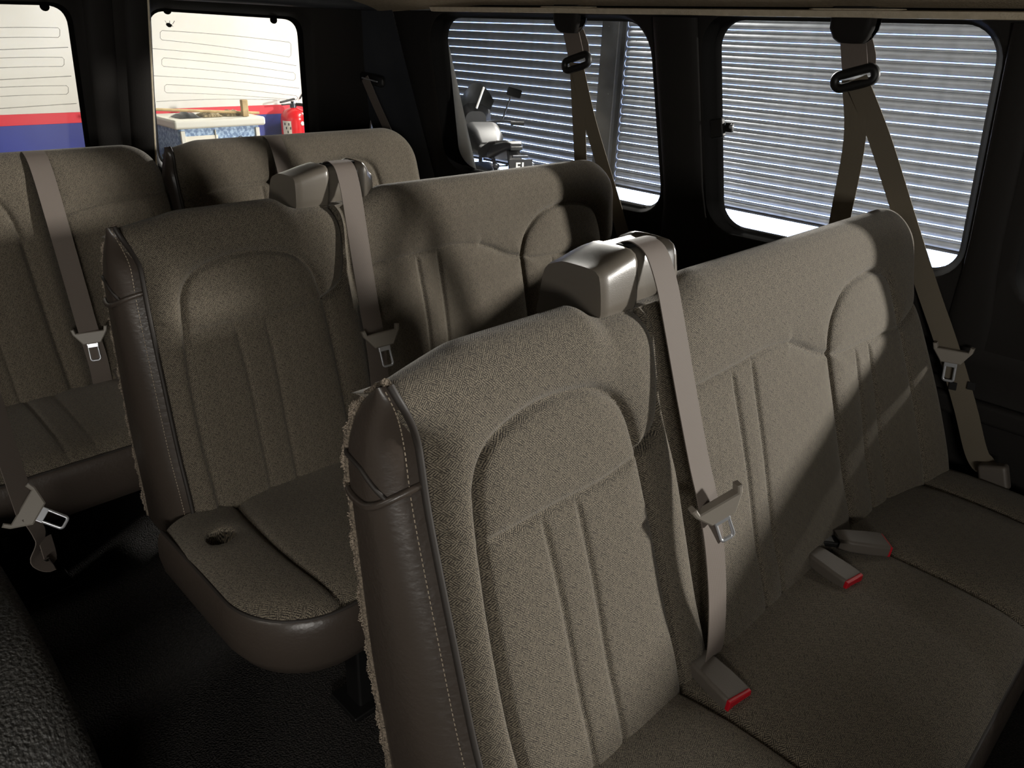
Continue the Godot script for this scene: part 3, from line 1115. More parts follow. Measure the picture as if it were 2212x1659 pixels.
func benches() -> void:
	# the two three-seat benches share their build; the middle one stands more upright
	var seams := bench_seams()
	for k in 2:
		var xl := 0.386
		var xr: float = [1.81, 1.745][k]
		tilt = [0.0, 0.18][k]
		var o := thing("bench_seat", V(1.1, -EYE, -0.3), ["tan cloth bench seat with the lower corner of its backrest in shadow", "tan cloth bench seat standing between the other bench and the rear row"][k], "bench seat", "three-seat benches")
		part(o, "backrest", backrest(xl + 0.036, xr, 0.0, seams, 0.05, 0.15, Vector2(0.715, 0.915), 430, [0.055, 0.03][k]), M.cloth)
		leather_side(o, xl + 0.004, 0.0, 1.0, true)
		frayed_edge(o, xl + 0.004, 0.0, 3400)
		cushion(o, 0.362, xr - 0.01, 0.0, [0.505, 0.775, 1.335, 1.655], [], Vector2(0.425, -0.345), 330)
		bench_legs(o, xl, xr, 0.0)
		retractor(o, 0.735, 0.925, 0.0, -0.252)
		if k == 1:
			o.position += Vector3(0.02, 0, -0.835)
	tilt = 0.0

	# shoulder belts of the benches
	for k in 2:
		var dz := -0.835 * k
		var fw := Vector3(1, 0, 0.0)
		var pts := [V(.845, -.262, -.628 + dz), V(.845, -.2515, -.610 + dz), V(.845, -.250, -.592 + dz), V(.845, -.262, -.570 + dz), V(.845, -.30, -.548 + dz), V(.845, -.352, -.528 + dz), V(.845, -.445, -.494 + dz), V(.845, -.54, -.4575 + dz), V(.845, -.59, -.436 + dz), V(.846, -.657, -.414 + dz), V(.847, -.748, -.394 + dz), V(.848, -.84, -.384 + dz), V(.845, -.868, -.395 + dz)]
		if k == 1:
			for q in pts.size():
				pts[q] += Vector3(0.02, 0, 0.18 * (pts[q].y - EYE + 0.57))
		var lb := Basis(Vector3(0.86, 0.38, 0.34).normalized(), 0.0)
		var bx := Vector3(0.83, 0.40, 0.38).normalized()
		var bz := (Vector3(0.1, 0.25, 1.0) - bx * Vector3(0.1, 0.25, 1.0).dot(bx)).normalized()
		if k == 1:
			bx = Vector3(0.95, 0.10, 0.28).normalized()
			bz = (Vector3(0, 0.3, 1.0) - bx * Vector3(0, 0.3, 1.0).dot(bx)).normalized()
		lb = Basis(bx, bz.cross(bx), bz)
		belt("shoulder_belt", pts, [fw], ["taupe shoulder belt hanging from the housing of the bench partly in shadow", "taupe shoulder belt hanging from the housing of the middle bench"][k], "shoulder belts of the benches", M.web, [V(.846 + 0.02 * k, -.592, -.420 + dz + 0.0075 * k), lb])

	# buckles lying on the cushion
	buckle(V(.812, -.874, -.322), -0.22, 0.05, "grey buckle with red button below the hanging shoulder belt")
	buckle(V(1.190, -.868, -.318), -0.20, 0.05, "grey buckle with red button pointing forward on the shadowed cushion")
	buckle(V(1.338, -.866, -.322), 0.80, 0.10, "grey buckle turned sideways towards the wall on the shadowed cushion")

	# the rear row: two benches side by side
	var dz3 := -1.62
	var rs := []
	for c in [0.43 - 0.14, 1.24]:
		pass
	var left := thing("rear_bench_seat", V(0.45, -EYE, -0.3 + dz3), "tan cloth rear bench ending beside the rear door pillar", "bench seat", "rear row benches")
	rs = rear_seams(0.515, [0.675], [0.29])
	part(left, "backrest", backrest(0.026, 0.818, dz3, rs, 0.05, 0.10, null, 220, 0.0), M.cloth)
	leather_side(left, 0.02, dz3, 1.0, false)
	cushion(left, 0.0, 0.81, dz3, [0.16, 0.60], [0.335, 0.395], null, 200, 0.06, 0.06)
	bench_legs(left, 0.05, 0.80, dz3)
	var right := thing("rear_bench_seat", V(1.25, -EYE, -0.3 + dz3), "tan cloth rear bench standing in the corner by the side window", "bench seat", "rear row benches")
	rs = rear_seams(1.16, [1.0], [1.36])
	part(right, "backrest", backrest(0.846, 1.69, dz3, rs, 0.05, 0.14, null, 240, 0.0), M.cloth)
	leather_side(right, 0.840, dz3, 1.0, false)
	cushion(right, 0.845, 1.68, dz3, [1.0, 1.3], [], null, 160, 0.06, 0.06)
	bench_legs(right, 0.86, 1.64, dz3)
	# their belts
	var w := Vector3(1, 0, 0)
	belt("rear_shoulder_belt", [V(.515, -.34, -.612 + dz3), V(.515, -.308, -.585 + dz3), V(.515, -.318, -.545 + dz3), V(.515, -.37, -.515 + dz3), V(.514, -.50, -.475 + dz3), V(.512, -.62, -.435 + dz3), V(.511, -.722, -.405 + dz3), V(.513, -.80, -.385 + dz3), V(.515, -.868, -.39 + dz3)], [w], "taupe belt with latch plate hanging over the rear bench beside the pillar", "belts of the rear row", M.web, [V(.512, -.735, -.398 + dz3), Basis(Vector3(0.96, 0.02, 0.28), Vector3(-.05, .96, -.28), Vector3(-.28, .28, .92)).orthonormalized()])
	belt("rear_shoulder_belt", [V(1.15, -.34, -.612 + dz3), V(1.15, -.308, -.585 + dz3), V(1.15, -.318, -.545 + dz3), V(1.15, -.37, -.515 + dz3), V(1.15, -.50, -.475 + dz3), V(1.15, -.68, -.425 + dz3), V(1.15, -.868, -.39 + dz3)], [w], "taupe belt over the rear bench in the corner by the side window", "belts of the rear row", M.web)
	buckle(V(.575, -.872, -.40 + dz3 + 0.03), 0.1, 0.12, "grey buckle with red button on the rear bench")

func rear_seams(ch: float, a: Array, b: Array) -> Array:
	var s := []
	# channel for the belt
	s.append(seam([Vector2(ch, -.335), Vector2(ch - 0.005, -.47), Vector2(ch - .01, -.65), Vector2(ch - .01, -.94)], 0.012, 0.016, 0.010, 0.022))
	for c in a:
		# wide panel with a gently curved top seam and pleats
		var d := 0.16
		s.append(seam([Vector2(c - d, -.462), Vector2(c - d + 0.06, -.445), Vector2(c, -.432), Vector2(c + d * 0.9, -.428)], 0.005, 0.004, 0.007, 0.016))
		s.append(seam([Vector2(c - d, -.462), Vector2(c - d - 0.002, -.65), Vector2(c - d + .004, -.94)]))
		s.append(seam([Vector2(c + d * 0.5, -.428), Vector2(c + d * 0.55, -.65), Vector2(c + d * 0.55, -.93)], 0.0035, 0.0045, 0.003, 0.014))
	for c in b:
		# head panel with an arch
		var d := 0.145
		s.append(seam([Vector2(c - d, -.50), Vector2(c - d + .01, -.44), Vector2(c - d + 0.05, -.40), Vector2(c, -.385), Vector2(c + d - 0.05, -.395), Vector2(c + d - 0.012, -.435), Vector2(c + d, -.51)]))
		s.append(seam([Vector2(c - d, -.50), Vector2(c, -.512), Vector2(c + d, -.51)], 0.004, 0.0035, 0.006, 0.016))
		s.append(seam([Vector2(c - d, -.50), Vector2(c - d, -.94)]))
		s.append(seam([Vector2(c + d, -.51), Vector2(c + d + .01, -.94)]))
		for q in [-0.03, 0.03]:
			s.append(seam([Vector2(c + q, -.515), Vector2(c + q + .008, -.93)], 0.0035, 0.0045, 0.003, 0.014))
	return s

# ------------------------------------------------------------------ van body
func xw(y: float) -> float:       # plane of the side glass
	return 1.85 - 0.316 * (y + 0.44) if y > -0.62 else 1.907

func zr(y: float) -> float:       # plane of the rear glass
	return -2.425 + (y - 0.02) * 0.286

func wall_loop(zc: float, yc: float, hz: float, hy: float, r: float, off: float) -> PackedVector3Array:
	var out := PackedVector3Array()
	var slant := 0.10 if zc < -1.4 else 0.0      # the rear edge of the rearmost window slopes
	for p in rrect(hz * 2, hy * 2, r, 8):
		var back := slant * clampf(-p.x / hz, 0.0, 1.0) * (0.5 - 0.5 * p.y / hy)
		out.append(V(xw(yc + p.y) - off, yc + p.y, zc + p.x - back))
	return out

func ringed(loops: Array, inside: Vector3) -> MB:
	var m: int = loops[0].size()
	var P := PackedVector3Array()
	for i in m:
		for l in loops:
			P.append(l[i])
	var mb := MB.new()
	mb.grid(P, m, loops.size(), PackedVector2Array(), inside, true)
	return mb

func glass_sheet(loop: PackedVector3Array, uvax: int) -> MB:
	var mb := MB.new()
	var c := Vector3.ZERO
	for p in loop: c += p / loop.size()
	var P := PackedVector3Array()
	var T := PackedVector2Array()
	for i in loop.size():
		for k in 2:
			var p: Vector3 = c.lerp(loop[i], float(k))
			P.append(p)
			T.append(Vector2(p.z if uvax == 0 else p.x, p.y))
	mb.grid(P, loop.size(), 2, T, Vector3(-5, 0, 0) if uvax == 0 else Vector3(0, 0, 5), true)
	return mb

func side_wall() -> void:
	var w := thing("wall_right", V(1.9, -EYE, -0.9), "", "", "", "structure")
	w.set_meta("label", "dark plastic side wall of the van with its windows")
	# windows: middle z, middle y, half length, half height, corner radius, cell from, cell to
	var wins := [[-1.635, -0.205, 0.402, 0.240, 0.075, -2.24, -1.132, 1], [-0.752, -0.203, 0.294, 0.246, 0.062, -1.132, -0.385, 2], [0.352, -0.212, 0.668, 0.262, 0.07, -0.385, 1.10, 3]]
	for q in wins:
		var zc: float = q[0]
		var yc: float = q[1]
		var hz: float = q[2]
		var hy: float = q[3]
		var r: float = q[4]
		var l0 := wall_loop(zc, yc, hz, hy, r, -0.004)
		var l1 := wall_loop(zc, yc, hz, hy, r, 0.010)
		var l2 := wall_loop(zc, yc, hz + 0.006, hy + 0.004, r + 0.005, 0.016)
		var l3 := wall_loop(zc, yc, hz + 0.014, hy + 0.008, r + 0.012, 0.036)
		var l4 := wall_loop(zc, yc, hz + 0.022, hy + 0.012, r + 0.018, 0.050)
		var l5 := wall_loop(zc, yc, hz + 0.036, hy + 0.014, r + 0.024, 0.056)
		# outer edge of the cell
		var l6 := PackedVector3Array()
		var rr := rrect(2.0, 2.0, 0.0001, 8)
		for p in rr:
			var zz: float = q[5] if p.x < 0 else q[6]
			var yy := 0.052 if p.y > 0 else -0.60
			l6.append(V(xw(yy) - (0.045 if p.y > 0 else 0.060), yy, zz))
		var seal := ringed([l0, l1, l2, l3, l4], V(zc, 0, 0) + Vector3(9, 0, 0))
		var wn := thing("window_%d" % q[7], V(xw(yc), yc - hy, zc), "", "", "", "structure")
		wn.set_meta("label", ["", "side window before the rear row with the motorcycle behind it", "side window beside the shadowed bench with slats behind it", "front door window of the van"][q[7]])
		part(wn, "window_seal", seal, M.seal)
		part(wn, "pane", glass_sheet(wall_loop(zc, yc, hz + 0.004, hy + 0.004, r, -0.002), 0), M.glass if q[7] < 3 else M.glass_clear)
		part(w, "window_trim", ringed([l4, l5, l6], Vector3(9, 0, zc)), M.trim)
	# lower panel with a ledge and a shallow recess line
	var prof := [Vector2(-0.60, 1.847), Vector2(-0.625, 1.842), Vector2(-0.64, 1.85), Vector2(-0.70, 1.856), Vector2(-0.705, 1.85), Vector2(-0.75, 1.85), Vector2(-0.86, 1.858), Vector2(-1.10, 1.858), Vector2(-1.25, 1.858)]
	var P := PackedVector3Array()
	var zz := [-2.6, -2.24, -1.132, -0.372, 0.4, 1.10, 2.3]
	for z in zz:
		for p in prof:
			P.append(V(p.y, p.x, z))
	var mb := MB.new()
	mb.grid(P, zz.size(), prof.size(), PackedVector2Array(), Vector3(9, 0, 0))
	part(w, "lower_panel", mb, M.trim)
	mb = MB.new()
	mb.box(V(1.845, -0.74, -0.1), Vector3(0.03, 0.05, 0.75), 0.012)
	part(w, "arm_ledge", mb, M.trim)
	# corner behind the last window and the front pillar
	P = PackedVector3Array()
	for z in [-2.46, -2.41, -2.34, -2.28, -2.22]:
		for y in [0.062, -0.1, -0.3, -0.5, -0.60]:
			var inn: float = 0.063 + 0.05 * smooth(-2.28, -2.46, z)
			P.append(V(xw(y) - inn, y, z))
	mb = MB.new()
	mb.grid(P, 5, 5, PackedVector2Array(), Vector3(9, 0, -2.3))
	part(w, "corner_panel", mb, M.trim_blue)
	P = PackedVector3Array()
	for z in [1.10, 1.6, 2.3]:
		for y in [0.062, -0.3, -0.60]:
			P.append(V(xw(y) - 0.06, y, z))
	mb = MB.new()
	mb.grid(P, 3, 3, PackedVector2Array(), Vector3(9, 0, 1.6))
	part(w, "front_pillar", mb, M.trim)
	# rounded pillar covers between the windows
	for q in [[-1.132, 0.062, 0.020], [-0.40, 0.03, 0.010]]:
		P = PackedVector3Array()
		for i in 9:
			var a := PI * i / 8.0
			for y in [0.045, -0.05, -0.15, -0.25, -0.35, -0.42, -0.47, -0.53, -0.60]:
				var flare: float = 1.0 + 0.45 * smooth(-0.36, -0.56, y)
				P.append(V(xw(y) - 0.058 - q[2] * sin(a), y, q[0] - q[1] * cos(a) * flare))
		mb = MB.new()
		mb.grid(P, 9, 9, PackedVector2Array(), Vector3(9, 0, q[0]))
		part(w, "pillar_cover", mb, M.trim)
	mb = MB.new()  # unseen panel added to block flood light from the middle bench
	mb.prism(PackedVector2Array([Vector2(-0.40, 0.06), Vector2(-0.10, 0.06), Vector2(-0.16, -0.08), Vector2(-0.24, -0.13), Vector2(-0.345, -0.20), Vector2(-0.40, -0.20)]), V(xw(0.0) + 0.004, 0, 0), Vector3(0, 0, 1), Vector3(-0.316, 1, 0), Vector3(-0.012, 0, 0), 0.002)
	part(w, "added_light_blocker", mb, M.trim)
	# outer skin
	mb = MB.new()
	mb.box(V(1.955, -1.0, -0.15), Vector3(0.03, 0.80, 4.95), 0.01)
	part(w, "body_side", mb, M.white)
	for q in [[-2.32, 0.52], [-1.132, 0.14], [-0.405, 0.075], [1.72, 1.2]]:
		mb = MB.new()
		var a := V(xw(0.06) + 0.012, 0.06, q[0] - q[1] / 2)
		var b := V(xw(-0.60) + 0.012, -0.60, q[0] - q[1] / 2)
		var c := Vector3(0, 0, q[1])
		mb.quad(a, b, b + c, a + c, V(0, 0, 0))
		part(w, "body_pillar", mb, M.white)
	# header above the windows: beige rail with a dark gap over it
	mb = MB.new()
	mb.prism(PackedVector2Array([Vector2(1.622, .0615), Vector2(1.64, .064), Vector2(1.68, .060), Vector2(1.68, .052), Vector2(1.645, .0495), Vector2(1.630, .050)]), Vector3(0, EYE, -2.02), Vector3.RIGHT, Vector3.UP, Vector3(0, 0, 3.1), 0.002)
	part(w, "header_rail", mb, M.beige, "beige rail above the side windows")
	mb = MB.new()
	mb.box(V(1.735, 0.096, -0.15), Vector3(0.17, 0.068, 4.9), 0.004)
	part(w, "roof_rail", mb, M.seal)

func window_latch() -> void:
	var p := V(xw(-.19) - 0.045, -0.215, -1.03)
	var o := thing("window_latch", p, "small black lever latch on the pillar at the edge of the side window", "latch")
	var mb := MB.new()
	mb.box(p + Vector3(0, 0.02, 0.0), Vector3(0.016, 0.045, 0.035), 0.004, Basis(Vector3.RIGHT, -0.25))
	part(o, "lever", mb, M.black)
	mb = MB.new()
	mb.box(p + Vector3(0.010, 0.024, 0.026), Vector3(0.012, 0.022, 0.022), 0.004)
	part(o, "hinge", mb, M.black)
	mb = MB.new()
	mb.lathe(p + Vector3(0.004, 0.027, 0.034), PackedVector2Array([Vector2(0, -.004), Vector2(.005, -.004), Vector2(.006, 0), Vector2(.005, .005), Vector2(0, .006)]), 12, Vector3(-0.5, 0, 0.85).normalized())
	part(o, "screw", mb, M.steel)

func rear_loop(c: Array, off: float, grow: float) -> PackedVector3Array:
	# a rounded four-sided outline on the rear door: corners as (x, y), clockwise from upper right
	var out := PackedVector3Array()
	for k in 4:
		var p: Vector2 = c[k]
		var a: Vector2 = (c[(k + 3) % 4] - p).normalized()
		var b: Vector2 = (c[(k + 1) % 4] - p).normalized()
		var r := 0.05 + grow * 0.4
		var mid := -(a + b).normalized() * grow * 1.35
		var p0 := p + mid + a * r
		var p1 := p + mid + b * r
		for i in 9:
			var f := i / 8.0
			var q := p0.lerp(p + mid, f).lerp((p + mid).lerp(p1, f), f)
			out.append(V(q.x, q.y, zr(q.y) + off))
	return out

func rear_doors() -> void:
	var w := thing("wall_rear", V(0.83, -EYE, -2.6), "", "", "", "structure")
	w.set_meta("label", "dark inner side of the two rear doors of the van")
	var wr := [Vector2(1.405, 0.012), Vector2(1.472, -0.40), Vector2(0.945, -0.42), Vector2(0.930, 0.020)]
	var wl := [Vector2(0.722, 0.022), Vector2(0.738, -0.42), Vector2(0.20, -0.40), Vector2(0.262, 0.012)]
	var cells := [[wr, 0.833, 1.70], [wl, -0.14, 0.833]]
	for k in 2:
		var c: Array = cells[k][0]
		var l0 := rear_loop(c, -0.004, 0.0)
		var l1 := rear_loop(c, 0.012, 0.0)
		var l2 := rear_loop(c, 0.018, 0.008)
		var l3 := rear_loop(c, 0.040, 0.018)
		var l4 := rear_loop(c, 0.052, 0.034)
		var l5 := PackedVector3Array()
		for m in 4:
			for i in 9:
				var x: float = cells[k][2] if m < 2 else cells[k][1]
				var y := 0.075 if (m == 0 or m == 3) else -0.62
				l5.append(V(x, y, zr(y) + 0.055))
		var wn := thing("window_%d" % (4 + k), V((c[0].x + c[3].x) / 2, -0.42, zr(-0.42)), "", "", "", "structure")
		wn.set_meta("label", ["rear door window with the fire extinguisher behind it", "rear door window with plain wall behind it"][k])
		part(wn, "window_seal", ringed([l0, l1, l2], Vector3(0.83, EYE, -9)), M.seal)
		part(wn, "pane", glass_sheet(rear_loop(c, -0.002, 0.003), 1), M.glass_clear)
		part(w, "door_panel", ringed([l2, l3, l4, l5], Vector3(0.83, EYE, -9)), M.trim)
		# clips along the upper edge
		for px in ([[362, 22], [592, 43]] if k == 0 else [[97, 14]]):
			var p := onrear(px[0], px[1], 0.012)
			var mb := MB.new()
			mb.lathe(p - Vector3(0, 0, 0.006), PackedVector2Array([Vector2(0, 0.010), Vector2(.008, .010), Vector2(.011, .006), Vector2(.011, 0), Vector2(0, 0)]), 14, Vector3(0, 0, 1))
			part(wn, "clip", mb, M.seal)
		# heating wires printed on the pane, traced on the sloping glass
		var s := 0.3376
		var runs := []
		if k == 0:
			runs = [[1025, 195, 1862, 270, 365, 255], [1035, 370, 1890, 465, 515, 425], [1053, 540, 1905, 612, 640, 593]]
			for r in runs:
				var path := PackedVector3Array()
				for q in rounded_run(Vector2(r[0], r[1]), Vector2(r[2], r[3]), Vector2(r[2], r[4]), Vector2(r[0], r[5])):
					path.append(onrear(q.x * s, q.y * s, 0.0))
				var mb := MB.new()
				mb.tube(path, 0.0009, 5, true)
				part(wn, "heating_wire", mb, M.defrost)
			for r in [[966, 310, 1895, 420], [983, 485, 1915, 565], [1000, 650, 1790, 640]]:
				var mb := MB.new()
				var path := PackedVector3Array()
				for i in 13:
					var f := i / 12.0
					path.append(onrear(lerp(r[0], r[2], f) * s, (lerp(r[1], r[3], f) - 10.0 * sin(PI * f)) * s, 0.0))
				mb.tube(path, 0.0009, 5)
				part(wn, "heating_wire", mb, M.defrost)
		else:
			for r in [[383, 178, 240, 0, 182, 248], [410, 367, 425, 0, 380, 447], [437, 548, 603, 0, 572, 632]]:
				var mb := MB.new()
				var path := PackedVector3Array()
				for q in rounded_run(Vector2(-300, r[4] + 8), Vector2(r[0], r[1]), Vector2(r[0], r[2]), Vector2(-300, r[5] + 8)):
					path.append(onrear(q.x * s, q.y * s, 0.0))
				mb.tube(path, 0.0009, 5, true)
				part(wn, "heating_wire", mb, M.defrost)
			for r in [[-300, 328, 436, 303], [-300, 525, 456, 487], [-300, 714, 490, 662]]:
				var mb := MB.new()
				mb.tube(PackedVector3Array([onrear(r[0] * s, r[1] * s), onrear(r[2] * s, r[3] * s)]), 0.0011, 5)
				part(wn, "heating_wire", mb, M.defrost)
	# a dead bug stuck to the pane
	var bp := onrear(365, 52, 0.002)
	var bug := thing("dead_bug", bp, "small dark dead bug stuck to the rear door window", "insect")
	var b := MB.new()
	b.lathe(bp + Vector3(-0.009, 0, 0), PackedVector2Array([Vector2(0, 0), Vector2(.004, .003), Vector2(.006, .008), Vector2(.0045, .014), Vector2(0, .018)]), 10, Vector3(0.95, -0.3, 0).normalized())
	part(bug, "body", b, M.label_black)
	b = MB.new()
	for k in 5:
		var a := Vector3(-0.006 + 0.004 * k, 0, 0.001)
		b.tube(PackedVector3Array([bp + a, bp + a + Vector3(0.003 * (k - 2), 0.009 if k % 2 == 0 else -0.007, 0.003)]), 0.0007, 4)
	part(bug, "legs", b, M.label_black)
	# lower doors, centre posts, header
	var mb := MB.new()
	mb.box(V(0.78, -0.94, zr(-0.62) - 0.02), Vector3(1.86, 0.66, 0.10), 0.01)
	part(w, "lower_panel", mb, M.trim)
	for q in [[0.785, 0.075], [0.885, 0.075]]:
		var P := PackedVector3Array()
		for i in 7:
			var a := PI * i / 6.0
			for y in [0.07, -0.1, -0.25, -0.4, -0.62]:
				P.append(V(q[0] - q[1] * 0.5 * cos(a), y, zr(y) + 0.052 + 0.018 * sin(a)))
		mb = MB.new()
		mb.grid(P, 7, 5, PackedVector2Array(), Vector3(0.83, EYE, -9))
		part(w, "door_post", mb, M.trim)
	mb = MB.new()
	mb.box(V(0.912, -0.2, zr(-0.2) + 0.058), Vector3(0.006, 0.55, 0.016), 0.002, Basis(Vector3.RIGHT, 0.28))
	part(w, "weather_strip", mb, M.beige)
	mb = MB.new()
	mb.box(V(0.80, 0.086, -2.36), Vector3(1.76, 0.075, 0.16), 0.02)
	part(w, "header", mb, M.trim_blue)
	mb = MB.new()
	var a0 := V(-0.15, 0.08, zr(0.08) - 0.02)
	var skin := [[-0.16, 0.20, 0.06, -0.62], [0.74, 0.925, 0.06, -0.62], [1.48, 1.76, 0.06, -0.62]]
	for q in skin:
		mb.quad(V(q[0], q[2], zr(q[2]) - 0.02), V(q[1], q[2], zr(q[2]) - 0.02), V(q[1], q[3], zr(q[3]) - 0.02), V(q[0], q[3], zr(q[3]) - 0.02), Vector3(0.8, EYE, 0))
	part(w, "door_skin", mb, M.white)

func rounded_run(a: Vector2, b: Vector2, c: Vector2, d: Vector2) -> PackedVector2Array:
	# a long narrow loop with bowed long sides and rounded ends
	var out := PackedVector2Array()
	var r := 12.0
	for i in 15:
		var f := i / 14.0
		var p := (a + Vector2(r, 0)).lerp(b - Vector2(r, 0), f)
		out.append(p - Vector2(0, 8.0 * sin(PI * f)))
	out.append(b + Vector2(0, r))
	out.append(c - Vector2(0, r))
	for i in 15:
		var f := i / 14.0
		var p := (c - Vector2(r, 0)).lerp(d + Vector2(r, 0), f)
		out.append(p - Vector2(0, 8.0 * sin(PI * f)))
	out.append(d - Vector2(0, r))
	out.append(a + Vector2(0, r))
	return out

func shell() -> void:
	var mb := MB.new()
	mb.box(V(0.85, -1.31, -0.15), Vector3(2.06, 0.12, 4.95), 0.01)
	var f := part(self, "floor", mb, M.carpet)
	meta(f, "dark carpeted floor of the van", "", "", "structure")
	# headliner
	var P := PackedVector3Array()
	for i in 25:
		var x: float = lerp(-0.14, 1.645, i / 24.0)
		for z in [-2.44, -1.8, -1.2, -0.6, 0.0, 0.6, 1.4, 2.2]:
			var y: float = 0.145 - 0.0755 * pow(abs((x - 0.80) / 0.84), 3.0)
			if z < -2.3: y -= 0.03
			P.append(V(x, y, z))
	mb = MB.new()
	mb.grid(P, 25, 8, PackedVector2Array(), Vector3(0.8, 9, 0))
	var c := part(self, "ceiling", mb, M.headliner)
	meta(c, "tan cloth headliner of the van", "", "", "structure")
	mb = MB.new()
	mb.box(V(0.85, 0.21, -0.15), Vector3(2.0, 0.05, 5.0), 0.02)
	var rf := part(self, "trim_1", mb, M.white)
	meta(rf, "outer roof skin of the van", "", "", "structure")
	# side with the open door, where the picture is taken from
	var w := thing("wall_left", V(-0.18, -EYE, -0.4), "", "", "", "structure")
	w.set_meta("label", "side wall of the van with the open door")
	for q in [[-1.86, 1.5, -0.90, 0.70, "lower_panel"], [-2.45, 0.3, -0.25, 0.62, "rear_pillar"], [-1.22, 0.16, -0.25, 0.62, "door_pillar"], [-0.15, 5.0, 0.13, 0.20, "roof_side"], [1.5, 1.7, -0.85, 0.80, "front_lower_panel"], [0.72, 0.14, -0.2, 0.6, "front_door_pillar"]]:
		mb = MB.new()
		mb.box(V(-0.19, q[2], q[0]), Vector3(0.06, q[3], q[1]), 0.01)
		part(w, q[4], mb, M.trim)
	var fr := thing("wall_front", V(0.85, -EYE, 2.3), "", "", "", "structure")
	fr.set_meta("label", "front bulkhead of the van under the windscreen")
	mb = MB.new()
	mb.box(V(0.85, -0.85, 2.30), Vector3(2.06, 0.80, 0.06), 0.01)
	part(fr, "dashboard_panel", mb, M.trim)
	# carpeted wheel arch inside the open door
	var wa := thing("wheel_arch", V(0.03, -EYE, -1.30), "dark textured wheel arch cover low on the side opposite the windows", "wheel arch")
	P = PackedVector3Array()
	for i in 25:
		var a := PI * i / 24.0
		for q in [[0.20, 0.86], [0.195, 0.94], [0.175, 0.985], [0.14, 1.0], [0.0, 1.0], [-0.09, 1.0]]:
			P.append(V(q[0] - 0.06, -1.25 + 0.37 * q[1] * pow(sin(a), 0.55), -1.30 + 0.42 * q[1] * cos(a)))
	mb = MB.new()
	mb.grid(P, 25, 6, PackedVector2Array(), V(0, -1.25, -1.3))
	part(wa, "arch_cover", mb, M.arch)
	mb = MB.new()
	P = PackedVector3Array()
	for i in 25:
		var a := PI * i / 24.0
		P.append(V(0.14, -1.25 + 0.37 * 0.86 * pow(sin(a), 0.55), -1.30 + 0.42 * 0.86 * cos(a)))
		P.append(V(0.14, -1.25, -1.30 + 0.42 * 0.86 * cos(a)))
	mb.grid(P, 25, 2, PackedVector2Array(), V(-1, -1.25, -1.3))
	part(wa, "arch_side", mb, M.carpet)

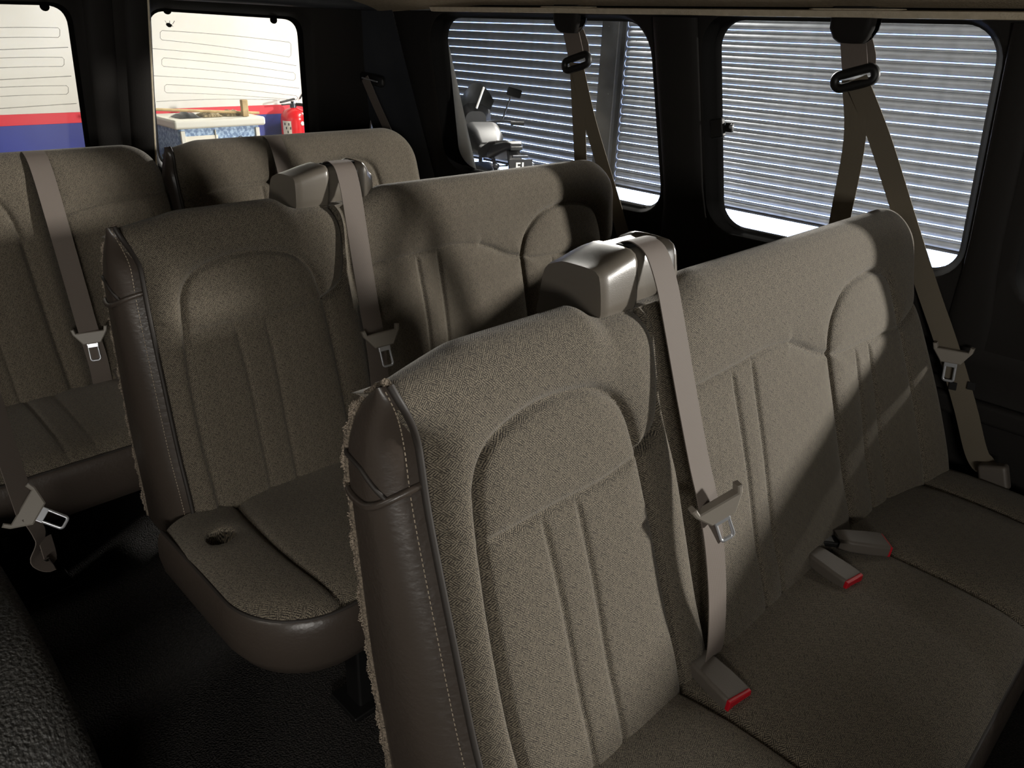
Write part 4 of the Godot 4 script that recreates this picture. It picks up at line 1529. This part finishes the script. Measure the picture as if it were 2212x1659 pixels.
# ------------------------------------------------------------------ belts on the walls
func wall_belts() -> void:
	# belts coming down from the ceiling beside the windows
	var sets := [
		{"x": 1.66, "z": -0.715, "g": V(1.672, -0.055, -0.700), "t": -0.28, "label": "belt hanging from the roof before the side window beside the shadowed bench"},
		{"x": 1.66, "z": -1.475, "g": V(1.672, -0.062, -1.455), "t": -0.30, "label": "belt hanging from the roof before the side window with the motorcycle"}]
	for k in 2:
		var s: Dictionary = sets[k]
		var g: Vector3 = s.g
		var wz := Vector3(0.12, 0, 1).normalized()
		var o := thing("roof_belt", V(s.x, -0.9, s.z), s.label, "seat belt", "belts hanging from the roof")
		# moulded cover under the roof rail
		var mb := MB.new()
		var P := PackedVector3Array()
		var secs := [[0.070, 0.066, 0.034], [0.052, 0.064, 0.036], [0.030, 0.062, 0.036], [0.012, 0.050, 0.030], [0.004, 0.036, 0.022]]
		for q in secs:
			for p in rrect(q[1] * 2 * 0.72, q[2] * 2 * 0.72, 0.016, 4):
				P.append(V(s.x + p.y, q[0], s.z + p.x))
		var m := P.size() / secs.size()
		mb.grid(P, secs.size(), m, PackedVector2Array(), V(s.x, 0.04, s.z))
		var Q := PackedVector3Array()
		for j in m: Q.append(P[(secs.size() - 1) * m + j])
		for j in m: Q.append(V(s.x, 0.003, s.z))
		mb.grid(Q, 2, m, PackedVector2Array(), V(s.x, 0.05, s.z))
		part(o, "anchor_cover", mb, M.trim, "dark plastic cover on the roof")
		mb = MB.new()
		mb.prism(rrect(0.20, 0.055, 0.026, 6), V(s.x, 0.066, s.z), Vector3(0, 0, 1), Vector3(1, 0, 0), Vector3(0, -0.007, 0), 0.002)
		part(o, "base_plate", mb, M.beige, "pale plate under the cover")
		# strap from the cover to the ring
		var top := V(s.x + 0.004, 0.012, s.z)
		mb = MB.new()
		mb.band(catmull([top, top.lerp(g, 0.5) + Vector3(0.002, 0, 0), g + Vector3(0.0, 0.006, 0)], 6), [wz], 0.050, 0.0018)
		mb.band(catmull([top + Vector3(0.010, 0, 0.008), top.lerp(g, 0.5) + Vector3(0.016, 0, 0.012), g + Vector3(0.010, 0.006, 0.009)], 6), [wz], 0.050, 0.0018)
		part(o, "hanging_strap", mb, M.web)
		# guide ring, tipped
		var B := Basis(Vector3(0.12, 0.28, 1).normalized(), 0.0)
		var bx := Vector3(0.10, 0.30, 0.95).normalized()
		var bn := Vector3(-1, 0, 0.1)
		bn = (bn - bx * bn.dot(bx)).normalized()
		B = Basis(bx, bn.cross(bx), bn)
		var ring := PackedVector3Array()
		for p in rrect(0.080, 0.026, 0.0125, 6):
			ring.append(g + B * Vector3(p.x, p.y - 0.006, 0))
		mb = MB.new()
		mb.tube(ring, 0.0095, 10, true)
		part(o, "guide_ring", mb, M.black, "black guide ring")
		# two runs of webbing below the ring
		var gb := g + Vector3(0, -0.012, 0)
		mb = MB.new()
		if k == 0:
			mb.band(catmull([gb + Vector3(0.006, 0.004, -0.004), onx(1846, 300, 1.712), onx(1815, 470, 1.765), onx(1790, 600, 1.79)], 8), [Vector3(0, 0.05, 1)], 0.047, 0.0016)
			part(o, "webbing", mb, M.web_old)
			mb = MB.new()
			mb.band(catmull([gb + Vector3(-0.004, 0.006, 0.006), onx(1900, 300, 1.715), onx(1957, 480, 1.765), onx(2002, 620, 1.80), onx(2050, 760, 1.815), onx(2085, 880, 1.815), onx(2112, 985, 1.81), V(1.80, -0.845, -0.262)], 8), [Vector3(0, 0.05, 1), Vector3(0, 0.05, 1), Vector3(0, 0.05, 1), Vector3(0, 0.1, 1), Vector3(0, 0.1, 1), Vector3(0, 0.1, 1), Vector3(0, 0.1, 1), Vector3(0, 0.1, 1)].slice(0, 1), 0.047, 0.0016)
			part(o, "webbing", mb, M.web_old)
			# latch plate and stitched marks lower down
			latch(o, onx(2058, 762, 1.806), Basis(Vector3(0.05, 0.1, 1).normalized(), Vector3(0, 1, -0.1).normalized(), Vector3(-1, 0, 0.05).normalized()).orthonormalized())
			mb = MB.new()
			for q in [[2058, 834], [2098, 834]]:
				mb.box(onx(q[0], q[1], 1.8125), Vector3(0.003, 0.018, 0.016), 0.001, Basis(Vector3.RIGHT, -0.1))
			part(o, "marks", mb, M.label_black, "two black woven marks")
			# anchor buckle at the cushion
			mb = MB.new()
			mb.box(V(1.795, -0.858, -0.255), Vector3(0.030, 0.060, 0.058), 0.008, Basis(Vector3.RIGHT, -0.35))
			part(o, "anchor_buckle", mb, M.buckle)
		else:
			mb.band(catmull([gb + Vector3(0.006, 0.004, -0.003), onx(1250, 250, 1.735), onx(1254, 345, 1.775), onx(1256, 420, 1.80)], 8), [Vector3(0, 0.05, 1)], 0.047, 0.0016)
			part(o, "webbing", mb, M.web_old)
			mb = MB.new()
			mb.band(catmull([gb + Vector3(-0.004, 0.006, 0.004), onx(1271, 250, 1.735), onx(1300, 350, 1.775), onx(1333, 460, 1.80), onx(1360, 560, 1.812), onx(1395, 690, 1.812)], 8), [Vector3(0, 0.05, 1)], 0.047, 0.0016)
			part(o, "webbing", mb, M.web_old)
	# belt in the rear corner, through a slotted guide
	var gp := onx(805, 172, 1.632)
	var rb := thing("corner_belt", onx(880, 420, 1.66), "belt running down from the slotted guide in the rear corner", "seat belt")
	var bz := (onx(826, 178, 1.632) - onx(775, 164, 1.632)).normalized()
	var mb := MB.new()
	var bn := Vector3(-1, 0, 0)
	bn = (bn - bz * bn.dot(bz)).normalized()
	mb.prism(rrect(0.135, 0.034, 0.012, 5), gp + Vector3(0.004, 0, 0), bz, bn.cross(bz), bn * 0.012, 0.003)
	var gd := part(rb, "guide", mb, M.black, "black slotted guide")
	mb = MB.new()
	mb.tube(PackedVector3Array([gp + bn * 0.013 - bz * 0.045, gp + bn * 0.013 + bz * 0.045]), 0.0025, 6)
	part(gd, "slot_bar", mb, M.steel)
	mb = MB.new()
	mb.band(catmull([onx(788, 168, 1.618), onx(810, 220, 1.632), onx(845, 300, 1.655), onx(870, 380, 1.67)], 8), [bz], 0.047, 0.0016)
	part(rb, "webbing", mb, M.web)
	# belt hanging at the open door
	var x := 0.182
	var z := -1.36
	var hb := thing("hanging_belt", V(x, -0.9, z), "belt hanging straight down beside the wheel arch with its latch plate tilted", "seat belt")
	mb = MB.new()
	mb.band(catmull([V(x, 0.12, z), V(x, -0.3, z), V(x, -0.60, z), V(x + .002, -0.70, z + .003), V(x + .004, -0.775, z + .006)], 8), [Vector3(0.75, 0, -0.66)], 0.047, 0.0016)
	part(hb, "webbing", mb, M.web)
	var lx := Vector3(0.55, -0.28, 0.55).normalized()
	var ly := Vector3(-0.70, 0.42, -0.1)
	ly = (ly - lx * ly.dot(lx)).normalized()
	var dn := (ray(118, 1110) - ray(50, 1085)).normalized()
	var tow := -ray(70, 1090).normalized()
	var by := -dn
	by = (by - tow * by.dot(tow)).normalized()
	var bq := Basis(by.cross(tow), by, tow)
	latch(hb, V(x + .004, -0.775, z + .010), bq.scaled(Vector3.ONE * 1.25) if false else bq)
	mb = MB.new()
	mb.band(catmull([V(x + .004, -0.785, z + .012), V(x + .012, -0.83, z + .02), V(x - .004, -0.862, z + .03), V(x + .016, -0.885, z + .025), V(x + .02, -0.845, z + .006)], 8), [Vector3(0.6, 0.1, -0.75)], 0.036, 0.0016)
	part(hb, "webbing", mb, M.web)

# ------------------------------------------------------------------ the garage around the van
func box_part(o: Node, called: String, a: Vector3, b: Vector3, m: Material, bev := 0.004) -> MeshInstance3D:
	var mb := MB.new()
	mb.box((a + b) / 2, (b - a).abs(), bev)
	return part(o, called, mb, m)

func garage() -> void:
	var g := box_part(self, "floor", V(-4.6, GROUND - 0.15, -9.6), V(7.05, GROUND, 7.6), M.concrete)
	meta(g, "concrete floor of the garage", "", "", "structure")
	var c := box_part(self, "ceiling", V(-4.6, 2.3, -9.6), V(7.3, 2.45, 7.6), M.garage_wall)
	meta(c, "roof of the garage", "", "", "structure")
	for q in [["wall_garage_front", V(-4.6, GROUND, 7.5), V(7.3, 2.4, 7.65)], ["wall_garage_back", V(-4.6, GROUND, -9.65), V(7.3, 2.4, -9.5)], ["wall_garage_left", V(-4.7, GROUND, -9.6), V(-4.55, 2.4, 7.6)]]:
		var w := box_part(self, q[0], q[1], q[2], M.garage_wall)
		meta(w, "plain wall of the garage", "", "", "structure")
	# side with the roller shutters
	var X := 7.0
	var sw := thing("wall_garage_right", V(X, GROUND, 0), "", "", "", "structure")
	sw.set_meta("label", "garage wall that holds the roller shutters")
	box_part(sw, "lintel", V(X + 0.06, 0.62, -9.6), V(X + 0.25, 2.4, -0.7), M.garage_wall)
	box_part(sw, "blank_wall", V(X + 0.06, GROUND, -0.7), V(X + 0.25, 2.4, 7.6), M.garage_wall)
	box_part(sw, "end_wall", V(X + 0.06, GROUND, -9.65), V(X + 0.25, 2.4, -9.4), M.garage_wall)
	var po := thing("steel_post", V(X, GROUND, -5.55), "dark steel post between the two roller shutters", "post")
	box_part(po, "column", V(X - 0.10, GROUND, -5.665), V(X + 0.05, 0.9, -5.445), M.post, 0.01)
	box_part(po, "guide_rail", V(X - 0.04, GROUND, -5.72), V(X + 0.03, 0.9, -5.655), M.post, 0.006)
	box_part(po, "guide_rail", V(X - 0.04, GROUND, -5.455), V(X + 0.03, 0.9, -5.39), M.post, 0.006)
	# shutters of single slats
	var pitch := 0.0955
	var prof := catmull2([Vector2(0.004, 0.0), Vector2(-0.008, 0.006), Vector2(-0.020, 0.018), Vector2(-0.027, 0.036), Vector2(-0.024, 0.054), Vector2(-0.014, 0.066), Vector2(-0.010, 0.072), Vector2(-0.017, 0.079), Vector2(-0.017, 0.088), Vector2(-0.008, 0.0955), Vector2(0.004, 0.0665)], 3)
	for k in 2:
		var za: float = [-5.388, -9.42][k]
		var zb: float = [-0.60, -5.722][k]
		var sh := thing("roller_shutter", V(X, -1.532, (za + zb) / 2), ["grey roller shutter behind the side window beside the shadowed bench", "grey roller shutter behind the parked motorcycle"][k], "shutter", "roller shutters")
		var mb := MB.new()
		var P := PackedVector3Array()
		var T := PackedVector2Array()
		for q in prof:
			for z in [za, zb]:
				P.append(V(X + 0.01 + q.x, -1.532 + q.y, z))
				T.append(Vector2(z, q.y))
		mb.grid(P, prof.size(), 2, T, V(X + 3, -1.48, (za + zb) / 2))
		var slat := mb.mesh(sh.position)
		for r in 24:
			var mi := MeshInstance3D.new()
			mi.name = "slat"
			mi.mesh = slat
			mi.material_override = M.slat
			mi.position = Vector3(0, pitch * r, 0)
			sh.add_child(mi, true)
		box_part(sh, "bottom_bar", V(X - 0.015, -1.545, za), V(X + 0.03, -1.525, zb), M.post, 0.003)
	# the yard outside the gap under the shutters
	var y := box_part(self, "ground", V(7.05, GROUND - 0.15, -14), V(30, GROUND, 12), M.outdoor)
	meta(y, "sunlit concrete yard outside the shutters", "", "", "structure")

	# wall behind the van: white above a red stripe above blue
	var rw := thing("wall_garage_rear", V(-0.5, GROUND, -5.1), "", "", "", "structure")
	rw.set_meta("label", "garage wall behind the van painted white over red over blue")
	box_part(rw, "white_band", V(-4.55, -0.508, -5.2), V(3.35, 2.32, -5.06), M.wall_white, 0.002)
	box_part(rw, "red_band", V(-4.55, -0.566, -5.2), V(3.35, -0.508, -5.059), M.wall_red, 0.001)
	box_part(rw, "blue_band", V(-4.55, GROUND, -5.2), V(3.35, -0.566, -5.06), M.wall_blue, 0.002)
	wall_things()
	motorcycle()

func wall_things() -> void:
	# workbench under the crate
	var wb := thing("workbench", V(2.2, GROUND, -4.75), "workbench against the blue part of the wall behind the van", "workbench")
	box_part(wb, "worktop", V(1.4, -0.88, -5.04), V(2.66, -0.84, -4.45), M.wood)
	for q in [[1.5, -4.98], [2.58, -4.98], [1.5, -4.52], [2.58, -4.52]]:
		box_part(wb, "leg", V(q[0] - .03, GROUND, q[1] - .03), V(q[0] + .03, -0.88, q[1] + .03), M.wood)
	# plastic crate
	var a := onz(374, 262, -4.53)
	var b := onz(572, 252, -4.53)
	var ytop := -0.515
	var xa := a.x
	var xb := b.x
	var cr := thing("plastic_crate", V((xa + xb) / 2, -0.84, -4.7), "pale lidded plastic crate with a printed blue label behind the rear window", "crate")
	var mb := MB.new()
	mb.box(V((xa + xb) / 2, -0.695, -4.72), Vector3(xb - xa - 0.06, 0.29, 0.34), 0.02)
	part(cr, "tub", mb, M.crate_side)
	mb = MB.new()
	mb.box(V((xa + xb) / 2, ytop - 0.028, -4.72), Vector3(xb - xa, 0.05, 0.40), 0.015)
	part(cr, "lid", mb, M.crate)
	for k in 3:
		mb = MB.new()
		var x: float = lerp(xa + 0.05, xb - 0.05, [0.0, 0.42, 1.0][k])
		mb.box(V(x, -0.69, -4.545), Vector3(0.025 if k != 1 else 0.006, 0.22, 0.014), 0.003)
		part(cr, "rib", mb, M.crate)
	mb = MB.new()
	mb.box(V(lerp(xa, xb, 0.28), -0.69, -4.547), Vector3(0.20, 0.16, 0.006), 0.002)
	var lab := part(cr, "paper_label", mb, M.paper)
	mb = MB.new()
	var lx: float = lerp(xa, xb, 0.62)
	for q in [[-0.02, 0.0, 0.018], [0.02, -0.02, 0.012], [0.05, 0.015, 0.014]]:
		var ring := PackedVector3Array()
		for k in 14:
			ring.append(V(lx + q[0] + q[2] * cos(TAU * k / 14.0), -0.655 + q[1] + q[2] * sin(TAU * k / 14.0), -4.546))
		mb.tube(ring, 0.0022, 5, true)
	part(cr, "printed_mark", mb, M.ink)
	mb = MB.new()
	mb.lathe(V(lerp(xa, xb, 0.80), -0.715, -4.549), PackedVector2Array([Vector2(0, .006), Vector2(.045, .006), Vector2(.047, 0)]), 20, Vector3(0, 0, 1))
	part(cr, "printed_dot", mb, mat(0.85, 0.45, 0.42, 0.6))
	# sticks and rags on the lid
	var p0 := onz(322, 236, -4.60)
	var p1 := onz(560, 250, -4.60)
	p1.y = ytop + EYE + 0.010
	var st := thing("broom_handle", p1, "long thin wooden handle lying across the crate", "handle")
	mb = MB.new()
	mb.tube(PackedVector3Array([p0, p1]), 0.008, 10)
	part(st, "shaft", mb, M.wood)
	var pk := onz(531, 262, -4.56)
	pk.y = ytop + EYE + 0.001
	var bl := thing("wood_block", pk, "short upright wooden stake on the crate", "stake")
	mb = MB.new()
	mb.box(pk + Vector3(0, 0.045, 0), Vector3(0.038, 0.094, 0.03), 0.004)
	part(bl, "stake_body", mb, M.wood)
	var rng := RandomNumberGenerator.new()
	rng.seed = 3
	var rx := [402, 452, 500]
	for k in 3:
		var c := onz(rx[k], 260, -4.66)
		c.y = ytop + EYE + 0.011
		var rag := thing("folded_rag", c, ["grey folded rag at the end of the crate lid", "pale folded rag in the middle of the crate lid", "tan folded rag beside the wooden stake on the crate"][k], "rag", "rags on the crate")
		mb = MB.new()
		var P := PackedVector3Array()
		for i in 13:
			for j in 9:
				var u := i / 12.0
				var w := j / 8.0
				var h := sin(PI * u) * sin(PI * w)
				P.append(c + Vector3((u - 0.5) * 0.125, -0.012 + 0.030 * pow(h, 0.6) + 0.006 * sin(u * 17.0 + k) * h, (w - 0.5) * 0.14))
		mb.grid(P, 13, 9, PackedVector2Array(), c - Vector3(0, 1, 0))
		part(rag, "cloth", mb, M.cloth_rag if k != 0 else M.bike_grey)
	# fire extinguisher on the wall
	var e := onz(636, 262, -4.92)
	var rad := 0.090
	var ex := thing("fire_extinguisher", V(e.x, -1.02, -4.92), "red fire extinguisher hung on the wall behind the rear window", "fire extinguisher")
	mb = MB.new()
	var top := -0.515
	mb.lathe(V(e.x, 0, -4.92), PackedVector2Array([Vector2(0, -1.02), Vector2(rad * 0.9, -1.02), Vector2(rad, -1.0), Vector2(rad, top - 0.075), Vector2(rad * 0.93, top - 0.045), Vector2(rad * 0.7, top - 0.018), Vector2(rad * 0.35, top - 0.004), Vector2(0.022, top)]), 30)
	part(ex, "cylinder", mb, M.extinguisher)
	mb = MB.new()
	mb.lathe(V(e.x, 0, -4.92), PackedVector2Array([Vector2(0.022, top), Vector2(0.022, top + 0.02), Vector2(0.014, top + 0.024), Vector2(0.014, top + 0.04), Vector2(0, top + 0.04)]), 14)
	part(ex, "valve", mb, M.chrome)
	mb = MB.new()
	mb.box(V(e.x - 0.04, top + 0.045, -4.92), Vector3(0.11, 0.012, 0.02), 0.003, Basis(Vector3.BACK, 0.18))
	mb.box(V(e.x - 0.035, top + 0.022, -4.92), Vector3(0.10, 0.008, 0.018), 0.003, Basis(Vector3.BACK, 0.05))
	part(ex, "lever", mb, M.black)
	mb = MB.new()
	mb.tube(catmull([V(e.x + 0.015, top + 0.02, -4.91), V(e.x + 0.06, top + 0.012, -4.88), V(e.x + 0.066, top - 0.04, -4.87), V(e.x + 0.10, top - 0.14, -4.87), V(e.x + 0.066, top - 0.32, -4.88)], 8), 0.011, 10)
	part(ex, "hose", mb, M.black)
	mb = MB.new()
	mb.lathe(V(e.x, top - 0.155, -4.92) , PackedVector2Array([Vector2(rad + 0.001, -0.07), Vector2(rad + 0.0012, 0.05)]), 30)
	part(ex, "gauge", gauge_disc(V(e.x + 0.008, top - 0.095, -4.92 + rad + 0.002)), M.white)
	mb = MB.new()
	var Q := PackedVector3Array()
	for i in 9:
		var a2 := PI * 1.02 + 0.75 * i / 8.0
		Q.append(V(e.x + (rad + 0.0012) * cos(a2), top - 0.08, -4.92 - (rad + 0.0012) * sin(a2)))
		Q.append(V(e.x + (rad + 0.0012) * cos(a2), top - 0.30, -4.92 - (rad + 0.0012) * sin(a2)))
	mb.grid(Q, 9, 2, PackedVector2Array(), V(e.x, top - 0.2, -4.92))
	var il := part(ex, "instruction_label", mb, M.paper)
	mb = MB.new()
	for k in 5:
		var a3 := PI * 1.10 + 0.11 * k
		mb.box(V(e.x + (rad + 0.002) * cos(a3), top - 0.10 - 0.025 * (k % 3), -4.92 - (rad + 0.002) * sin(a3)), Vector3(0.008, 0.016, 0.006), 0.001, Basis(Vector3.UP, a3))
	part(il, "pictograms", mb, M.ink)
	box_part(ex, "wall_bracket", V(e.x - 0.03, -0.80, -5.06), V(e.x + 0.03, -0.62, -4.99), M.black)
	# cable on the wall
	var cb := thing("wall_cable", onz(660, 195, -5.05), "thin dark cable on the white wall above the extinguisher", "cable")
	mb = MB.new()
	mb.tube(catmull([onz(672, 188, -5.05), onz(656, 200, -5.05), onz(648, 214, -5.05)], 6), 0.004, 6)
	part(cb, "wire", mb, M.black)

func gauge_disc(p: Vector3) -> MB:
	var mb := MB.new()
	mb.lathe(p, PackedVector2Array([Vector2(0, 0.004), Vector2(.012, .004), Vector2(.014, 0)]), 16, Vector3(0, 0, 1))
	return mb

func motorcycle() -> void:
	# seen from behind: tail and plate towards the van, screen beyond
	var at := V(4.556, GROUND, -4.696)
	var fw := Vector3(0.47, 0, -0.88).normalized()
	var rt := Vector3(-fw.z, 0, fw.x)
	var o := thing("motorcycle", at, "dark motorcycle parked between the van and the roller shutter", "motorcycle")
	var L := func(a: float, h: float, s: float) -> Vector3: return at + fw * a + Vector3.UP * h + rt * s
	for q in [[-0.15, 0.31], [1.22, 0.31]]:
		var c: Vector3 = L.call(q[0], q[1], 0.0)
		var mb := MB.new()
		var ring := PackedVector3Array()
		for k in 36:
			ring.append(c + fw * cos(TAU * k / 36.0) * 0.245 + Vector3.UP * sin(TAU * k / 36.0) * 0.245)
		mb.tube(ring, 0.062, 12, true)
		var wh := part(o, "tyre", mb, M.tyre)
		mb = MB.new()
		mb.lathe(c - rt * 0.02, PackedVector2Array([Vector2(.02, -.03), Vector2(.05, -.02), Vector2(.05, .06), Vector2(.02, .07)]), 16, rt)
		for k in 6:
			var d := fw * cos(TAU * k / 6.0) + Vector3.UP * sin(TAU * k / 6.0)
			mb.tube(PackedVector3Array([c + d * 0.04, c + d * 0.20]), 0.012, 6)
		part(wh, "rim", mb, M.bike_grey)
	var sweep := func(rows: Array) -> MB:
		# rows: along, height, half width, half height
		var P := PackedVector3Array()
		var path := []
		for r in rows:
			for p in rrect(r[2] * 2, r[3] * 2, min(r[2], r[3]) * 0.7, 5):
				P.append(L.call(r[0], r[1] + p.y, p.x))
		var m := P.size() / rows.size()
		var mb := MB.new()
		# repeat the first point to close each section
		var P2 := PackedVector3Array()
		for i in rows.size():
			for j in m: P2.append(P[i * m + j])
			P2.append(P[i * m])
		var mid: Vector3 = L.call((rows[0][0] + rows[-1][0]) / 2, rows[rows.size() / 2][1], 0.0)
		mb.grid(P2, rows.size(), m + 1, PackedVector2Array(), mid)
		for e in [0, rows.size() - 1]:
			var Q := PackedVector3Array()
			for j in m + 1: Q.append(P2[e * (m + 1) + j])
			for j in m + 1: Q.append(L.call(rows[e][0], rows[e][1], 0.0))
			mb.grid(Q, 2, m + 1, PackedVector2Array(), mid)
		return mb
	part(o, "tail", sweep.call([[-0.34, 0.99, 0.045, 0.015], [-0.28, 0.98, 0.075, 0.035], [-0.1, 0.93, 0.11, 0.05], [0.1, 0.88, 0.12, 0.06]]), M.bike)
	part(o, "seat", sweep.call([[-0.05, 0.97, 0.09, 0.02], [0.05, 0.93, 0.13, 0.045], [0.25, 0.86, 0.14, 0.05], [0.5, 0.84, 0.10, 0.05]]), M.tyre)
	part(o, "fuel_tank", sweep.call([[0.45, 0.86, 0.10, 0.05], [0.55, 0.90, 0.15, 0.10], [0.75, 0.93, 0.17, 0.12], [0.92, 0.90, 0.12, 0.09]]), M.bike)
	part(o, "engine", sweep.call([[0.25, 0.45, 0.12, 0.12], [0.45, 0.48, 0.17, 0.20], [0.75, 0.50, 0.17, 0.20], [0.92, 0.48, 0.11, 0.14]]), M.chrome)
	part(o, "mudguard", sweep.call([[-0.47, 0.62, 0.06, 0.012], [-0.42, 0.72, 0.07, 0.02], [-0.34, 0.86, 0.06, 0.03], [-0.25, 0.95, 0.05, 0.03]]), M.bike)
	part(o, "fairing", sweep.call([[0.98, 0.98, 0.10, 0.14], [1.08, 1.02, 0.17, 0.17], [1.2, 1.0, 0.16, 0.16], [1.32, 0.96, 0.09, 0.08]]), M.bike)
	# wind screen with a bright edge
	var mb := MB.new()
	var P := PackedVector3Array()
	for i in 9:
		for j in 7:
			var s: float = lerp(-0.16, 0.16, i / 8.0)
			var h: float = j / 6.0
			P.append(L.call(1.10 - 0.12 * h - 0.9 * s * s * 2.0, 1.13 + 0.24 * h * (1.0 - pow(abs(s) / 0.2, 2.0)), s))
	mb.grid(P, 9, 7, PackedVector2Array(), L.call(2.0, 1.2, 0.0))
	part(o, "wind_screen", mb, M.bike_grey)
	mb = MB.new()
	mb.box(L.call(0.95, 1.24, 0.03), Vector3(0.018, 0.20, 0.018), 0.006, Basis(fw, 0.35))
	part(o, "screen_strip", mb, M.white)
	mb = MB.new()
	mb.tube(catmull([L.call(0.86, 1.03, -0.37), L.call(0.92, 1.04, -0.26), L.call(1.0, 1.02, -0.1), L.call(1.0, 1.02, 0.1), L.call(0.92, 1.04, 0.26), L.call(0.86, 1.03, 0.37)], 6), 0.013, 8)
	part(o, "handlebar", mb, M.chrome)
	for s in [-1, 1]:
		mb = MB.new()
		mb.tube(PackedVector3Array([L.call(0.95, 1.05, 0.25 * s), L.call(0.97, 1.25, 0.33 * s)]), 0.008, 8)
		mb.box(L.call(0.96, 1.29, 0.36 * s), Vector3(0.14, 0.075, 0.03), 0.014, Basis(fw.cross(Vector3.UP) * -1.0, Vector3.UP, -fw) * Basis(Vector3.BACK, 0.25 * s))
		part(o, "mirror", mb, M.bike)
		mb = MB.new()
		mb.tube(PackedVector3Array([L.call(0.84, 1.03, 0.30 * s), L.call(0.81, 1.03, 0.42 * s)]), 0.018, 8)
		part(o, "grip", mb, M.tyre)
		mb = MB.new()
		mb.tube(PackedVector3Array([L.call(1.02, 1.0, 0.09 * s), L.call(1.22, 0.31, 0.09 * s)]), 0.022, 8)
		part(o, "fork_leg", mb, M.chrome)
		mb = MB.new()
		mb.tube(PackedVector3Array([L.call(-0.30, 0.83, 0.05 * s), L.call(-0.31, 0.83, 0.15 * s)]), 0.008, 6)
		mb.lathe(L.call(-0.31, 0.83, 0.15 * s), PackedVector2Array([Vector2(0, -.03), Vector2(.02, -.02), Vector2(.026, 0), Vector2(.015, .025), Vector2(0, .03)]), 12, rt)
		part(o, "turn_signal", mb, M.chrome)
		mb = MB.new()
		mb.tube(catmull([L.call(0.6, 0.35, 0.18 * s), L.call(0.2, 0.36, 0.20 * s), L.call(-0.05, 0.45, 0.22 * s), L.call(-0.35, 0.56, 0.22 * s)], 5), 0.045, 10)
		part(o, "exhaust", mb, M.chrome)
		mb = MB.new()
		mb.box(L.call(-0.02, 0.66, 0.20 * s), Vector3(0.12, 0.22, 0.30), 0.04, Basis(rt, Vector3.UP, -fw))
		part(o, "side_case", mb, M.bike)
	mb = MB.new()
	mb.box(L.call(-0.355, 0.97, 0.0), Vector3(0.10, 0.03, 0.02), 0.006, Basis(rt, Vector3.UP, -fw))
	part(o, "tail_lamp_lens", mb, M.bike_grey)
	mb = MB.new()
	mb.tube(PackedVector3Array([L.call(-0.10, 0.60, 0.10), L.call(0.05, 0.85, 0.10)]), 0.016, 8)
	mb.tube(PackedVector3Array([L.call(-0.10, 0.60, -0.05), L.call(0.05, 0.85, -0.08)]), 0.016, 8)
	part(o, "shock_absorber", mb, M.chrome)
	mb = MB.new()
	mb.tube(PackedVector3Array([L.call(-0.15, 0.31, 0.09), L.call(0.35, 0.42, 0.09)]), 0.025, 8)
	mb.tube(PackedVector3Array([L.call(-0.15, 0.31, -0.09), L.call(0.35, 0.42, -0.09)]), 0.025, 8)
	part(o, "swing_arm", mb, M.bike_grey)
	mb = MB.new()
	mb.tube(PackedVector3Array([L.call(0.2, 0.30, -0.12), L.call(0.1, 0.012, -0.26)]), 0.012, 8)
	part(o, "side_stand", mb, M.bike_grey)
	# plate with its lettering
	var pc: Vector3 = L.call(-0.49, 0.85, 0.0)
	var PB := Basis(rt, Vector3.UP, -fw)
	mb = MB.new()
	mb.box(pc, Vector3(0.19, 0.115, 0.004), 0.002, PB)
	var pl := part(o, "number_plate", mb, M.plate)
	var tm := TextMesh.new()
	tm.text = "FL"
	var fnt := SystemFont.new()
	fnt.font_names = PackedStringArray(["Droid Sans"])
	fnt.font_weight = 700
	tm.font = fnt
	tm.font_size = 64
	tm.pixel_size = 0.0014
	tm.depth = 0.002
	var ti := MeshInstance3D.new()
	ti.name = "lettering"
	ti.mesh = tm
	ti.material_override = M.white
	pl.add_child(ti)
	ti.transform = Transform3D(PB, pc - fw * 0.004 - origin_of(pl))
	mb = MB.new()
	mb.box(L.call(-0.47, 0.925, 0.0), Vector3(0.13, 0.018, 0.02), 0.004, PB)
	part(o, "plate_lamp_hood", mb, M.chrome)

func _ready() -> void:
	make_materials()
	M.arch = with_tri(mat(0.32, 0.315, 0.305, 0.5), tex(noise_image(256, 0.10, 40, Color(0.55, 0.55, 0.55), Color(1, 1, 1), 4, 1.8)), bumps(256, 0.10, 41, 6.0, 3), 5.0, 1.0)
	setup_view()
	shell()
	side_wall()
	rear_doors()
	garage()
	benches()
	wall_belts()
	window_latch()
